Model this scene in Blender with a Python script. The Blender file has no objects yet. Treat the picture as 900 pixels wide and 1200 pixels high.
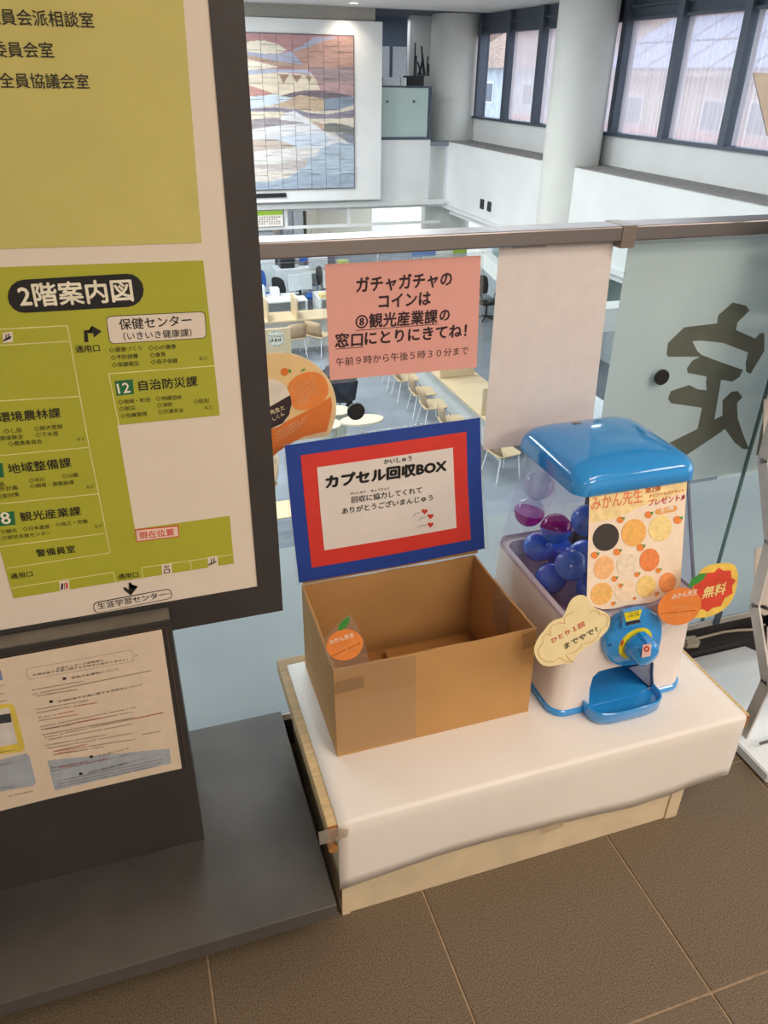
import bpy, bmesh, math, random
from mathutils import Vector, Matrix
random.seed(7)
C = bpy.context.scene.collection
SC = bpy.context.scene

# ------------------------------------------------------------------ camera, world, lights, exposure
EYE = Vector((0, 0, 1.5)); FPX = 890.67
PITCH, ROLL, YAW = .52145, .016575, .324374
_f = Vector((math.sin(YAW)*math.cos(PITCH), math.cos(YAW)*math.cos(PITCH), -math.sin(PITCH)))
_r = Vector((math.cos(YAW), -math.sin(YAW), 0)); _u = _r.cross(_f)
RT = _r*math.cos(ROLL)+_u*math.sin(ROLL); UP = -_r*math.sin(ROLL)+_u*math.cos(ROLL); FW = _f
cam = bpy.data.cameras.new('camera'); camo = bpy.data.objects.new('camera', cam); C.objects.link(camo)
cam.sensor_fit = 'VERTICAL'; cam.sensor_height = 36; cam.lens = FPX/1200*36
cam.clip_start = .02; cam.clip_end = 300
m = Matrix((RT, UP, -FW)).transposed().to_4x4(); m.translation = EYE
camo.matrix_world = m
SC.camera = camo
w = bpy.data.worlds.new('sky'); SC.world = w; w.use_nodes = True
nt = w.node_tree; bg = nt.nodes['Background']
bg.inputs[0].default_value = (.80, .90, 1.0, 1); bg.inputs[1].default_value = 3.2
SC.view_settings.view_transform = 'Standard'; SC.view_settings.look = 'None'
SC.view_settings.gamma = 1; SC.view_settings.exposure = 0
SC.cycles.transparent_max_bounces = 32; SC.cycles.max_bounces = 8; SC.cycles.use_denoising = True
SC.cycles.sample_clamp_indirect = 4; SC.cycles.caustics_reflective = False; SC.cycles.caustics_refractive = False

def area(name, loc, sx, sy, power, col, rot=(0, 0, 0), shape='RECTANGLE'):
    l = bpy.data.lights.new(name, 'AREA'); l.shape = shape; l.size = sx; l.size_y = sy; l.energy = power; l.color = col
    o = bpy.data.objects.new(name, l); C.objects.link(o); o.location = loc; o.rotation_euler = rot
    return o
WARM = (1, .86, .72); COOL = (.93, .97, 1.0)
area('balcony_ceiling_light', (1.3, -.2, 2.56), 1.2, .6, 23, WARM)
area('balcony_ceiling_light', (1.6, -2.0, 2.56), 1.6, .8, 68, WARM)
area('balcony_ceiling_light', (-.8, -1.6, 2.56), 1.2, .6, 16, WARM)
area('balcony_ceiling_light', (3.3, -.8, 2.56), 1.2, .6, 32, WARM)
for x, y, p in ((-2.5, 6, 150), (-2.5, 10, 150), (-2.5, 14, 180), (-2.5, 17.6, 230), (1.2, 6, 140), (1.2, 10, 150), (1.2, 14, 190), (1.2, 17.6, 350), (4.2, 6.5, 60), (4.2, 10, 70), (4.2, 13.3, 95)):
    area('atrium_fill_light', (x, y, 2.8), 2.2, 1.2, p, COOL)  # added fill lights, no fixtures seen; kept out of view, even out the atrium
for x in (2, 6, 9.2):
    area('office_ceiling_light', (x, 23.5, -1.62), 2.4, 1.2, 70, COOL)
area('office_ceiling_light', (10.2, 14, -1.62), 1.0, 5, 60, COOL)
area('office_ceiling_light', (7.3, 22.3, 2.8), 1.0, .6, 12, COOL)

# ------------------------------------------------------------------ projection of pixels on real planes
class Plane:
    def __init__(s, o, n): s.o = Vector(o); s.n = Vector(n).normalized()
def PY(y): return Plane((0, y, 0), (0, -1, 0))
def PZ(z): return Plane((0, 0, z), (0, 0, 1))
def PX(x): return Plane((x, 0, 0), (-1, 0, 0))
def at(px, py, pl):
    d = RT*(px-450)+UP*(600-py)+FW*FPX
    t = (pl.o-EYE).dot(pl.n)/d.dot(pl.n)
    return EYE+d*t

# ------------------------------------------------------------------ materials
def lin(c):
    return tuple(((v/255)/12.92 if v/255 <= .04045 else ((v/255+.055)/1.055)**2.4) for v in c)+(1,)
MATS = {}
def mat(name, rgb=(200, 200, 200), rough=.6, metal=0, noise=.06, scale=30, bump=.0, spec=.5, rgb2=None, detail=3, stretch=None, emit=0, coat=0):
    if name in MATS: return MATS[name]
    m = bpy.data.materials.new(name); m.use_nodes = True; N = m.node_tree.nodes; L = m.node_tree.links
    b = N['Principled BSDF']; b.inputs['Roughness'].default_value = rough; b.inputs['Metallic'].default_value = metal
    b.inputs['Specular IOR Level'].default_value = spec
    b.inputs['Coat Weight'].default_value = coat
    c = lin(rgb); tc = N.new('ShaderNodeTexCoord'); mp = N.new('ShaderNodeMapping')
    L.new(tc.outputs['Object'], mp.inputs[0])
    if stretch: mp.inputs['Scale'].default_value = stretch
    nz = N.new('ShaderNodeTexNoise'); nz.inputs['Scale'].default_value = scale; nz.inputs['Detail'].default_value = detail
    L.new(mp.outputs[0], nz.inputs['Vector'])
    r = N.new('ShaderNodeValToRGB'); L.new(nz.outputs['Fac'], r.inputs[0])
    d = lin(rgb2) if rgb2 else tuple(v*(1-noise*2) for v in c[:3])+(1,)
    e = c if rgb2 else tuple(min(1, v*(1+noise)) for v in c[:3])+(1,)
    r.color_ramp.elements[0].color = d; r.color_ramp.elements[1].color = e
    r.color_ramp.elements[0].position = .35; r.color_ramp.elements[1].position = .65
    L.new(r.outputs[0], b.inputs['Base Color'])
    if bump:
        bp = N.new('ShaderNodeBump'); bp.inputs['Strength'].default_value = bump; bp.inputs['Distance'].default_value = .002
        L.new(nz.outputs['Fac'], bp.inputs['Height']); L.new(bp.outputs[0], b.inputs['Normal'])
    if emit:
        b.inputs['Emission Color'].default_value = c; b.inputs['Emission Strength'].default_value = emit
    MATS[name] = m; return m
def glassmat(name, tint, ior=1.45, rough=0.0, diffuse=0.0, dcol=(255, 255, 255), trans=1.0):
    """clear sheet: transparent by tint, fresnel reflection, optional milky part"""
    m = bpy.data.materials.new(name); m.use_nodes = True; N = m.node_tree.nodes; L = m.node_tree.links
    N.remove(N['Principled BSDF']); out = N['Material Output']
    t = N.new('ShaderNodeBsdfTransparent'); t.inputs[0].default_value = (*tint, 1)
    g = N.new('ShaderNodeBsdfGlossy'); g.inputs['Roughness'].default_value = rough
    fr = N.new('ShaderNodeFresnel'); fr.inputs[0].default_value = ior
    base = t
    if diffuse:
        d = N.new('ShaderNodeBsdfDiffuse'); tr = N.new('ShaderNodeBsdfTranslucent')
        d.inputs[0].default_value = lin(dcol); tr.inputs[0].default_value = lin(dcol)
        a = N.new('ShaderNodeMixShader'); a.inputs[0].default_value = .5
        L.new(d.outputs[0], a.inputs[1]); L.new(tr.outputs[0], a.inputs[2])
        b = N.new('ShaderNodeMixShader'); b.inputs[0].default_value = diffuse
        L.new(t.outputs[0], b.inputs[1]); L.new(a.outputs[0], b.inputs[2]); base = b
    ge = N.new('ShaderNodeNewGeometry'); iv = N.new('ShaderNodeMath'); iv.operation = 'SUBTRACT'; iv.inputs[0].default_value = 1
    L.new(ge.outputs['Backfacing'], iv.inputs[1])   # reflect once, on the entering face
    mu = N.new('ShaderNodeMath'); mu.operation = 'MULTIPLY'; L.new(fr.outputs[0], mu.inputs[0]); L.new(iv.outputs[0], mu.inputs[1])
    x = N.new('ShaderNodeMixShader'); L.new(mu.outputs[0], x.inputs[0])
    L.new(base.outputs[0], x.inputs[1]); L.new(g.outputs[0], x.inputs[2])
    L.new(x.outputs[0], out.inputs[0])
    # a faint smudge keeps the sheet procedural
    nz = N.new('ShaderNodeTexNoise'); nz.inputs['Scale'].default_value = 6
    mr = N.new('ShaderNodeMapRange'); mr.inputs[3].default_value = rough; mr.inputs[4].default_value = rough+.03
    L.new(nz.outputs['Fac'], mr.inputs[0]); L.new(mr.outputs[0], g.inputs['Roughness'])
    MATS[name] = m; return m

WHITE = mat('white_paint', (228, 229, 226), .7, noise=.02, scale=2)
WALLW = mat('white_wall', (226, 228, 226), .8, noise=.02, scale=1.2)
CEIL = mat('ceiling_white', (222, 222, 220), .85, noise=.02, scale=1)
LEDGEM = mat('ledge_white', (176, 184, 187), .6, noise=.03, scale=3)
TILE = mat('floor_tile_speckle', (134, 116, 94), .5, noise=.1, scale=380, rgb2=(80, 68, 54), bump=.04, detail=2)
GROUT = mat('floor_grout', (172, 148, 120), .9, noise=.08, scale=60)
DARKM = mat('dark_bronze_metal', (66, 62, 61), .5, .25, noise=.06, scale=8, bump=.05)
PLINM = mat('plinth_metal', (104, 100, 96), .34, .5, noise=.12, scale=5, detail=6)
PLINE = mat('plinth_edge_metal', (92, 88, 84), .4, .4, noise=.08, scale=9)
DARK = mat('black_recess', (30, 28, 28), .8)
STEEL = mat('brushed_steel', (142, 136, 136), .3, .9, noise=.03, scale=60, stretch=(.4, 8, 30))
ALU = mat('aluminium', (214, 208, 201), .4, .15, noise=.06, scale=20)
SIGNW = mat('sign_white', (232, 218, 202), .55, noise=.01, scale=10)
LIME = mat('lime_green', (176, 176, 52), .55, noise=.02, scale=12)
KHAKI = mat('khaki_green', (204, 192, 110), .55, noise=.02, scale=12)
INK = mat('black_ink', (26, 24, 24), .6)
INKW = mat('cream_ink', (240, 232, 210), .6)
CARD = mat('corrugated_cardboard', (190, 144, 88), .8, noise=.03, scale=9, bump=.1, detail=5)
CARDI = mat('cardboard_inner', (190, 136, 72), .85, noise=.06, scale=14, bump=.1, detail=5)
CARDE = mat('cardboard_edge', (205, 168, 118), .85, noise=.2, scale=240)
TAPE = glassmat('clear_tape', (.93, .9, .85), 1.4, .15, .22, (235, 225, 210))
FILM = glassmat('clear_laminate', (.96, .96, .95), 1.4, .08, .06, (240, 235, 230))
PAPER = mat('white_paper', (240, 232, 224), .6, noise=.012, scale=7)
WOOD = mat('raw_wood', (214, 184, 136), .6, noise=.1, scale=14, stretch=(1, 14, 14), detail=5, bump=.05)
WOODE = mat('wood_end_grain', (176, 120, 66), .7, noise=.2, scale=80)
CREAMW = mat('cream_painted_wood', (226, 206, 172), .5, noise=.06, scale=9, detail=5)
PINK = mat('pink_paper', (236, 170, 158), .6, noise=.01)
BLUEC = mat('royal_blue_card', (36, 70, 160), .55, noise=.03)
REDC = mat('red_card', (226, 62, 52), .55, noise=.02)
ORANGE = mat('orange_print', (240, 140, 66), .5, noise=.03)
ORANGE2 = mat('deep_orange_print', (226, 122, 52), .5, noise=.02)
GREENP = mat('leaf_green_print', (66, 148, 62), .5)
YELLOW = mat('yellow_print', (246, 208, 96), .5)
CREAM = mat('cream_print', (250, 232, 180), .5, noise=.02)
REDI = mat('red_ink', (206, 60, 48), .6)
BPLAS = mat('blue_plastic', (46, 150, 226), .14, noise=.02, scale=5, coat=.5)
WPLAS = mat('white_plastic', (238, 226, 220), .25, noise=.01, scale=5, coat=.3)
CARPET = mat('carpet_grey_blue', (136, 142, 150), .9, noise=.06, scale=2, detail=5, bump=.1)
BEIGE = mat('beech_laminate', (212, 188, 152), .45, noise=.05, scale=6, stretch=(1, 8, 8))
BROWNC = mat('tan_chair_shell', (186, 158, 126), .5, noise=.03)
LEGW = mat('white_tube', (235, 235, 235), .35, .1)
BLUEF = mat('blue_upholstery', (44, 92, 170), .85, noise=.1)
BLACKP = mat('black_plastic', (28, 29, 32), .4)
DGREY = mat('dark_grey_frame', (84, 92, 104), .45, .3)
GREYS = mat('grey_stone_ledge', (150, 148, 143), .85, noise=.12, scale=9, detail=6, bump=.2)
COLM = mat('column_paint', (214, 215, 208), .6, noise=.015, scale=2)

GLASS = glassmat('balustrade_glass', (.925, .955, .955), 1.33)
GLASSE = mat('glass_edge_green', (96, 126, 120), .15, noise=.1, scale=4)
WGLASS = glassmat('window_glass', (.97, .98, 1), 1.3)
FROST = glassmat('frosted_glass', (.8, .9, .88), 1.3, .1, .92, (226, 242, 238))
DOME = glassmat('clear_dome_plastic', (.95, .92, .96), 1.45)
SHEER = glassmat('sheer_curtain_cloth', (1, .98, .97), 1.02, .5, .72, (240, 236, 240))

def translucent(m, f):
    N = m.node_tree.nodes; L = m.node_tree.links; b = N['Principled BSDF']; src = b.inputs['Base Color'].links[0].from_socket
    t = N.new('ShaderNodeBsdfTranslucent'); L.new(src, t.inputs[0]); x = N.new('ShaderNodeMixShader'); x.inputs[0].default_value = f
    L.new(b.outputs[0], x.inputs[1]); L.new(t.outputs[0], x.inputs[2]); L.new(x.outputs[0], N['Material Output'].inputs[0]); return m
# ------------------------------------------------------------------ mesh helpers
def newbm(): return bmesh.new()
def wloc(p):
    v = Vector((0, 0, 0))
    while p is not None:
        v += p.location; p = p.parent
    return v
def obj(name, bm, m, parent=None, smooth=False, origin=None):
    """bm in world coordinates -> one mesh object"""
    bmesh.ops.recalc_face_normals(bm, faces=bm.faces[:])
    if parent is None:
        if origin is None:
            xs = [v.co for v in bm.verts]
            origin = Vector((sum(v.x for v in xs)/len(xs), sum(v.y for v in xs)/len(xs), min(v.z for v in xs)))
        off = Vector(origin)
    else: off = wloc(parent)
    bmesh.ops.translate(bm, verts=bm.verts, vec=-off)
    me = bpy.data.meshes.new(name); bm.to_mesh(me); bm.free()
    for mm in (m if isinstance(m, (list, tuple)) else [m]): me.materials.append(mm)
    if smooth:
        for p in me.polygons: p.use_smooth = True
        me.set_sharp_from_angle(angle=math.radians(smooth if smooth is not True else 40))
    o = bpy.data.objects.new(name, me); C.objects.link(o)
    if parent is None: o.location = off
    else: o.parent = parent
    return o
def thing(name, label, cat, loc, group=None):
    o = bpy.data.objects.new(name, None); C.objects.link(o); o.location = loc; o.empty_display_size = .05
    o['label'] = label; o['category'] = cat
    if group: o['group'] = group
    return o
def tag(o, label, cat, group=None):
    o['label'] = label; o['category'] = cat
    if group: o['group'] = group
    return o
def struct(name, bm, m, parent=None, **k):
    o = obj(name, bm, m, parent, **k); o['kind'] = 'structure'; return o
def copy_tree(o, parent=None):
    c = o.copy(); C.objects.link(c); c.parent = parent
    for ch in list(o.children): copy_tree(ch, c)
    return c
def box(bm, x0, x1, y0, y1, z0, z1, bev=0, mi=0):
    vs = [bm.verts.new((x, y, z)) for x in (x0, x1) for y in (y0, y1) for z in (z0, z1)]
    F = [(0, 1, 3, 2), (4, 6, 7, 5), (0, 4, 5, 1), (2, 3, 7, 6), (0, 2, 6, 4), (1, 5, 7, 3)]
    fs = [bm.faces.new([vs[i] for i in f]) for f in F]
    for f in fs: f.material_index = mi
    if bev:
        es = list({e for f in fs for e in f.edges})
        bmesh.ops.bevel(bm, geom=es, offset=bev, segments=2, affect='EDGES', profile=.5)
    return vs
def B(*a, bev=0):
    bm = newbm(); box(bm, *a, bev=bev); return bm
def prism(bm, pts, dvec, mi=0):
    """polygon (world points) extruded by dvec"""
    a = [bm.verts.new(p) for p in pts]; b = [bm.verts.new(Vector(p)+Vector(dvec)) for p in pts]; n = len(pts)
    fs = [bm.faces.new(a), bm.faces.new(b[::-1])]
    for i in range(n): fs.append(bm.faces.new((a[i], a[(i+1) % n], b[(i+1) % n], b[i])))
    for f in fs: f.material_index = mi
    return a, b
def tube(bm, pts, r, n=8, caps=True):
    pts = [Vector(p) for p in pts]; rs = r if isinstance(r, (list, tuple)) else [r]*len(pts)
    rings = []; ref = None
    for i, p in enumerate(pts):
        t = (pts[min(i+1, len(pts)-1)]-pts[max(i-1, 0)]).normalized()
        if ref is None: ref = Vector((0, 0, 1)) if abs(t.z) < .9 else Vector((1, 0, 0))
        a = (ref-t*ref.dot(t)).normalized(); b = t.cross(a); ref = a
        rings.append([bm.verts.new(p+(a*math.cos(2*math.pi*k/n)+b*math.sin(2*math.pi*k/n))*rs[i]) for k in range(n)])
    for i in range(len(rings)-1):
        for k in range(n): bm.faces.new((rings[i][k], rings[i][(k+1) % n], rings[i+1][(k+1) % n], rings[i+1][k]))
    if caps: bm.faces.new(rings[0][::-1]); bm.faces.new(rings[-1])
def bar(bm, p, q, w, h, up=(0, 0, 1)):
    p = Vector(p); q = Vector(q); t = (q-p).normalized(); a = Vector(up); a = (a-t*a.dot(t)).normalized(); b = t.cross(a)
    V = [bm.verts.new(e+b*(sx*w/2)+a*(sy*h/2)) for e in (p, q) for sx, sy in ((-1, -1), (1, -1), (1, 1), (-1, 1))]
    for f in ((0, 1, 2, 3), (7, 6, 5, 4), (0, 4, 5, 1), (1, 5, 6, 2), (2, 6, 7, 3), (3, 7, 4, 0)): bm.faces.new([V[i] for i in f])
def rrect(x0, x1, y0, y1, r, n=6):
    o = []
    for cx, cy, a0 in ((x1-r, y1-r, 0), (x0+r, y1-r, 90), (x0+r, y0+r, 180), (x1-r, y0+r, 270)):
        for k in range(n+1):
            a = math.radians(a0+90*k/n); o.append((cx+r*math.cos(a), cy+r*math.sin(a)))
    return o
def loft(bm, secs, caps=(True, True), n=6):
    """secs: (z, x0, x1, y0, y1, r)"""
    R = []
    for z, x0, x1, y0, y1, r in secs: R.append([bm.verts.new((x, y, z)) for x, y in rrect(x0, x1, y0, y1, r, n)])
    k = len(R[0])
    for i in range(len(R)-1):
        for j in range(k): bm.faces.new((R[i][j], R[i][(j+1) % k], R[i+1][(j+1) % k], R[i+1][j]))
    if caps[0]: bm.faces.new(R[0][::-1])
    if caps[1]: bm.faces.new(R[-1])
def lathe(bm, c, axis, prof, n=20, cap=True):
    """prof: (dist along axis, radius)"""
    ax = Vector(axis).normalized(); ref = Vector((0, 0, 1)) if abs(ax.z) < .9 else Vector((1, 0, 0))
    a = (ref-ax*ref.dot(ax)).normalized(); b = ax.cross(a); R = []
    for d, r in prof: R.append([bm.verts.new(Vector(c)+ax*d+(a*math.cos(2*math.pi*k/n)+b*math.sin(2*math.pi*k/n))*r) for k in range(n)])
    for i in range(len(R)-1):
        for k in range(n): bm.faces.new((R[i][k], R[i][(k+1) % n], R[i+1][(k+1) % n], R[i+1][k]))
    if cap: bm.faces.new(R[0][::-1]); bm.faces.new(R[-1])
def on(pl, pts, lift=0): return [at(x, y, pl)+pl.n*lift for x, y in pts]
def smoothpoly(pts, k=2):
    for _ in range(k):
        q = []
        for i, p in enumerate(pts):
            n = pts[(i+1) % len(pts)]
            q += [(p[0]*.75+n[0]*.25, p[1]*.75+n[1]*.25), (p[0]*.25+n[0]*.75, p[1]*.25+n[1]*.75)]
        pts = q
    return pts
def flat(name, pts, pl, m, parent, lift=.0006, th=.0003):
    """printed patch: thin sheet lying on plane pl, outline given in photo pixels"""
    bm = newbm(); prism(bm, on(pl, pts, lift), pl.n*-th); return obj(name, bm, m, parent)
def stroke(bm, pl, a, b, wpx, lift=.0008):
    A = at(*a, pl)+pl.n*lift; Bv = at(*b, pl)+pl.n*lift; t = (Bv-A).normalized(); s = pl.n.cross(t)*wpx/2
    bm.faces.new([bm.verts.new(v) for v in (A-s, Bv-s, Bv+s, A+s)])
def lines(name, segs, pl, m, parent, w=.0012, lift=.0008):
    bm = newbm()
    for s in segs:
        for i in range(len(s)-1): stroke(bm, pl, s[i], s[i+1], w, lift)
    return obj(name, bm, m, parent)
_tc = {}
def textmesh(body, bold):
    k = (body, bold)
    if k not in _tc:
        cu = bpy.data.curves.new('lettering', 'FONT'); cu.body = body; cu.size = 1; cu.resolution_u = 2; cu.offset = bold
        o = bpy.data.objects.new('lettering', cu); C.objects.link(o)
        bpy.context.view_layer.update()
        me = bpy.data.meshes.new_from_object(o.evaluated_get(bpy.context.evaluated_depsgraph_get()))
        vs = [v.co.copy() for v in me.vertices]; fs = [tuple(p.vertices) for p in me.polygons]
        bpy.data.objects.remove(o); bpy.data.curves.remove(cu); bpy.data.meshes.remove(me)
        if not vs: _tc[k] = ([], [], 0, 1, 0, 1); return _tc[k]
        xs = [v.x for v in vs]; ys = [v.y for v in vs]
        _tc[k] = (vs, fs, min(xs), max(xs), min(ys), max(ys))
    return _tc[k]
def text(body, p0, p1, pl, m, parent, bold=.0, hs=1.0, lift=.0009, name='lettering', flip=False, mer=None, hm=None):
    """flat print: ink spans from p0 to p1 (photo pixels, ink bottom line) on plane pl"""
    vs, fs, x0, x1, y0, y1 = textmesh(body, 0)
    A = at(*p0, pl); Bv = at(*p1, pl); u = Bv-A; wd = u.length; u.normalize(); v = pl.n.cross(u)
    s = wd/(x1-x0)
    sy = s*hs if hm is None else hm/(y1-y0)
    bm = mer if mer is not None else newbm()
    bo = abs(bold)*.75
    for n_, (sx, sz) in enumerate(((0, 0),) if bo < .004 else ((-bo, 0), (bo, 0), (0, -bo), (0, bo))):
        V = [bm.verts.new(A+u*((c.x+sx-x0)*s)+v*((c.y+sz-y0)*sy)+pl.n*(lift+n_*.00002)) for c in vs]
        for f in fs:
            try: bm.faces.new([V[i] for i in f])
            except ValueError: pass
    if mer is None: return obj(name, bm, m, parent)
def micro(bm, p0, p1, pl, h, n, seed=0, lift=.0008):
    """rows of print too small to read: little blocks of strokes"""
    rnd = random.Random(seed); A = at(*p0, pl)+pl.n*lift; Bv = at(*p1, pl)+pl.n*lift; u = (Bv-A)/n; v = pl.n.cross(u.normalized())*h
    for i in range(n):
        if rnd.random() < .04: continue
        a = A+u*i
        k = rnd.choice((2, 3))
        for j in range(k):
            y = (j+.15)/k
            q0 = a+u*rnd.uniform(.02, .2)+v*y; q1 = a+u*rnd.uniform(.7, .9)+v*y
            bm.faces.new([bm.verts.new(p) for p in (q0, q1, q1+v*.18, q0+v*.18)])
        x = rnd.uniform(.25, .6)
        bm.faces.new([bm.verts.new(p) for p in (a+u*x, a+u*(x+.16), a+u*(x+.16)+v*.95, a+u*x+v*.95)])

# ------------------------------------------------------------------ balcony shell
fl = struct('floor', B(-4, 8.5, -3.5, 1.46, -.3, -.003), GROUT)
tm = None
for i in range(-4, 8):
    for j in range(-5, 2):
        x0 = .409+.45*i; y0 = .557+.45*j
        if tm is None:
            b = newbm(); box(b, 0, .445, 0, .445, -.0035, 0, bev=.0008)
            me = bpy.data.meshes.new('floor_tile'); bmesh.ops.recalc_face_normals(b, faces=b.faces[:]); b.to_mesh(me); b.free(); me.materials.append(TILE); tm = me
        y1 = y0+.445
        o = bpy.data.objects.new('floor_tile', tm); C.objects.link(o); o.parent = fl
        o.location = Vector((x0+.0025, y0+.0025, 0))-fl.location
        if j == 1: o.scale.y = (1.40-y0)/.445 if y1 > 1.40 else 1
struct('trim_1', B(-4, 8.5, 1.432, 2.33, -.35, -.0), LEDGEM)
struct('wall_front', B(-4, 8.5, 2.0, 2.3, -4, -.351), WALLW)
struct('wall_back', B(-4, 8.5, -3.6, -3.5, -.3, 2.7), WALLW)
struct('wall_left', B(-4.2, -4.0, -3.6, 1.4, -.3, 2.7), WALLW)
nc = struct('ceiling', B(-4, 8.5, -3.5, 1.46, 2.6, 2.9), CEIL)
for i, x in enumerate((-1.3, .9, 3.1)):
    t = thing('ceiling_light', ('warm round ceiling downlight above the guide board', 'warm round ceiling downlight above the display table', 'warm round ceiling downlight above the folding stand')[i], 'ceiling light', (x, .75, 2.6))
    b = newbm(); lathe(b, (x, .75, 2.6), (0, 0, -1), [(0, .09), (.006, .09), (.008, .075)], 20); obj('rim', b, WHITE, t)
    b = newbm(); lathe(b, (x, .75, 2.592), (0, 0, -1), [(0, .06), (.004, .06)], 20); obj('diffuser', b, mat('warm_lamp', (255, 226, 190), emit=9), t)

# curb and balustrade
curb = struct('trim_2', B(-4, 8.5, 1.402, 1.43, 0, .085), DARKM)
rail = thing('glass_balustrade', 'glass balustrade with brushed steel handrail along the atrium edge', 'railing', (1.2, 1.42, .085))
b = newbm(); box(b, -4, 8.5, 1.404, 1.409, .085, .104); obj('channel', b, ALU, rail)
for x0, x1 in ((-1.0, 1.484), (1.491, 3.95), (3.957, 6.4), (-3.5, -1.007)):
    obj('glass_pane', B(x0, x1, 1.413, 1.423, .086, 1.20), GLASS, rail)
for x in (1.484, -1.007, 3.95):
    obj('pane_edge', B(x+.0005, x+.0055, 1.4135, 1.4225, .087, 1.199), GLASSE, rail)
obj('handrail', B(-4, 8.5, 1.385, 1.45, 1.213, 1.243, bev=.003), STEEL, rail)
obj('rail_clip', B(.965, .998, 1.383, 1.452, 1.2, 1.2445, bev=.001), mat('worn_brass_tape', (150, 138, 131), .35, .8), rail)
obj('clamp', B(1.515, 1.535, 1.398, 1.404, .09, .135), DGREY, rail)
for p in ((418, 483), (777, 443)):
    c = at(*p, PY(1.405)); b = newbm(); lathe(b, c, (0, 1, 0), [(0, .017), (.002, .0185), (.0085, .0185)], 24); obj('disc', b, BLACKP, rail)

# ------------------------------------------------------------------ guide board and plinth
t = thing('display_plinth', 'long low dark grey metal plinth under the green floor guide board', 'plinth', (-.4, 1.1, 0))
obj('top_plate', B(-1.4, .208, .863, 1.398, .088, .125, bev=.0015), [PLINM], t)
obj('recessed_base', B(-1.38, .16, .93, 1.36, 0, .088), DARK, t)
gb = thing('guide_board', 'tall green and white floor guide board in a wide dark frame', 'sign', (-.4, 1.13, .125))
X1 = .184
b = newbm()
pin = X1-.0435; zb = .644
FP = PY(1.12)
wr = at(301.9, 687.5, FP); 
box(b, wr.x, X1, 1.12, 1.15, zb, 2.2); box(b, -1.1, wr.x, 1.12, 1.15, zb, wr.z); obj('frame', b, DARKM, gb)
face = obj('board_face', B(-1.1, wr.x, 1.1215, 1.148, wr.z, 2.2), SIGNW, gb)
b = newbm(); box(b, -1.1, -.0148, 1.085, 1.1185, .125, .695, bev=.001); box(b, -1.1, -.0148, 1.1187, 1.25, .125, .64); cab = obj('cabinet', b, DARKM, gb)
obj('cabinet_ledge', B(-1.1, -.0148, 1.0855, 1.118, .6952, .6972), mat('ledge_grey', (128, 122, 112), .45, .4), gb)
BPn = Plane((0, 1.1212, 0), (0, -1, 0))
# printed areas
flat('khaki_panel', [(-120, -60), (210, -60), (236.4, 284.4), (-120, 295.5)], BPn, KHAKI, face)
Z2 = lambda x, y: (x/2.727, 300+y/2.727)
Z3 = lambda x, y: (x/2.727, 500+y/2.727)
Z1 = lambda x, y: (x/2.8125, y/2.8125)
flat('lime_panel', [(-120, 317), (238, 305.2), (257.5, 486.5), (137.5, 498), (158, 620), (269, 604.3), (274, 660), (16, 701), (-35, 520), (-120, 520)], BPn, LIME, face)
segs = [[Z2(-300, 250), Z2(215, 222), Z2(255, 445), Z3(285, 65), Z3(315, 213), Z3(352, 402), Z3(22, 452)],
        [Z2(-300, 303), Z2(219, 272)], [Z2(-300, 480), Z2(252, 448)], [Z3(-60, 97), Z3(287, 65)], [Z3(-40, 250), Z3(313, 214)], [Z3(0, 383), Z3(335, 340)],
        [Z2(688, 350), Z2(347, 376), Z2(380, 540)], [Z3(37, 515), Z3(363, 464), Z3(370, 496)], [Z3(457, 485), Z3(452, 450), Z3(748, 407)], [Z3(608, 428), Z3(613, 460)]]
lines('plan_lines', segs, BPn, mat('pale_yellow_ink', (228, 222, 150), .6), face, w=.0016, lift=.0009)
def pillpx(x0, y0, x1, y1, hpx, n=8):
    """rounded bar between two pixel centres"""
    dx, dy = x1-x0, y1-y0; L = math.hypot(dx, dy); ux, uy = dx/L, dy/L; r = hpx/2; o = []
    for k in range(n+1):
        a = math.pi/2+math.pi*k/n; o.append((x0+r*(math.cos(a)*ux-math.sin(a)*uy), y0+r*(math.cos(a)*uy+math.sin(a)*ux)))
    for k in range(n+1):
        a = -math.pi/2+math.pi*k/n; o.append((x1+r*(math.cos(a)*ux-math.sin(a)*uy), y1+r*(math.cos(a)*uy+math.sin(a)*ux)))
    return o
flat('title_pill', pillpx(28.5, 347, 149, 340, 39), BPn, INK, face, lift=.0010)
TI = lambda body, a, bq, m=INK, bold=.012, **k: text(body, a, bq, BPn, m, face, bold=bold, lift=k.pop('lift', .0016), **k)
TI('2階案内図', Z2(68, 163), Z2(427, 143), INKW, .03)
def rr4(p0, p1, p2, p3, r, n=4):
    """rounded quadrilateral from four pixel corners"""
    P = [Vector(p) for p in (p0, p1, p2, p3)]; o = []
    for i in range(4):
        a, c, d = P[i-1], P[i], P[(i+1) % 4]
        s = c+(a-c).normalized()*r; e = c+(d-c).normalized()*r
        for k in range(n+1):
            t_ = k/n; o.append(tuple(s*(1-t_)**2+c*2*t_*(1-t_)+e*t_*t_))
    return o
q = (Z2(338, 192), Z2(655, 176), Z2(661, 262), Z2(350, 281))
flat('name_plate_border', rr4(*q, 6), BPn, INK, face, lift=.0008)
ins = [(q[0][0]+.8, q[0][1]+.8), (q[1][0]-.8, q[1][1]+.8), (q[2][0]-.8, q[2][1]-.8), (q[3][0]+.8, q[3][1]-.8)]
flat('name_plate', rr4(*ins, 5.5), BPn, SIGNW, face, lift=.0012)
TI('保健センター', Z2(383, 236), Z2(613, 220), bold=.015)
TI('（いきいき健康課）', Z2(396, 269), Z2(613, 256), bold=.008)
TI('通用口', Z2(243, 309), Z2(320, 304), bold=.012)
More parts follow.
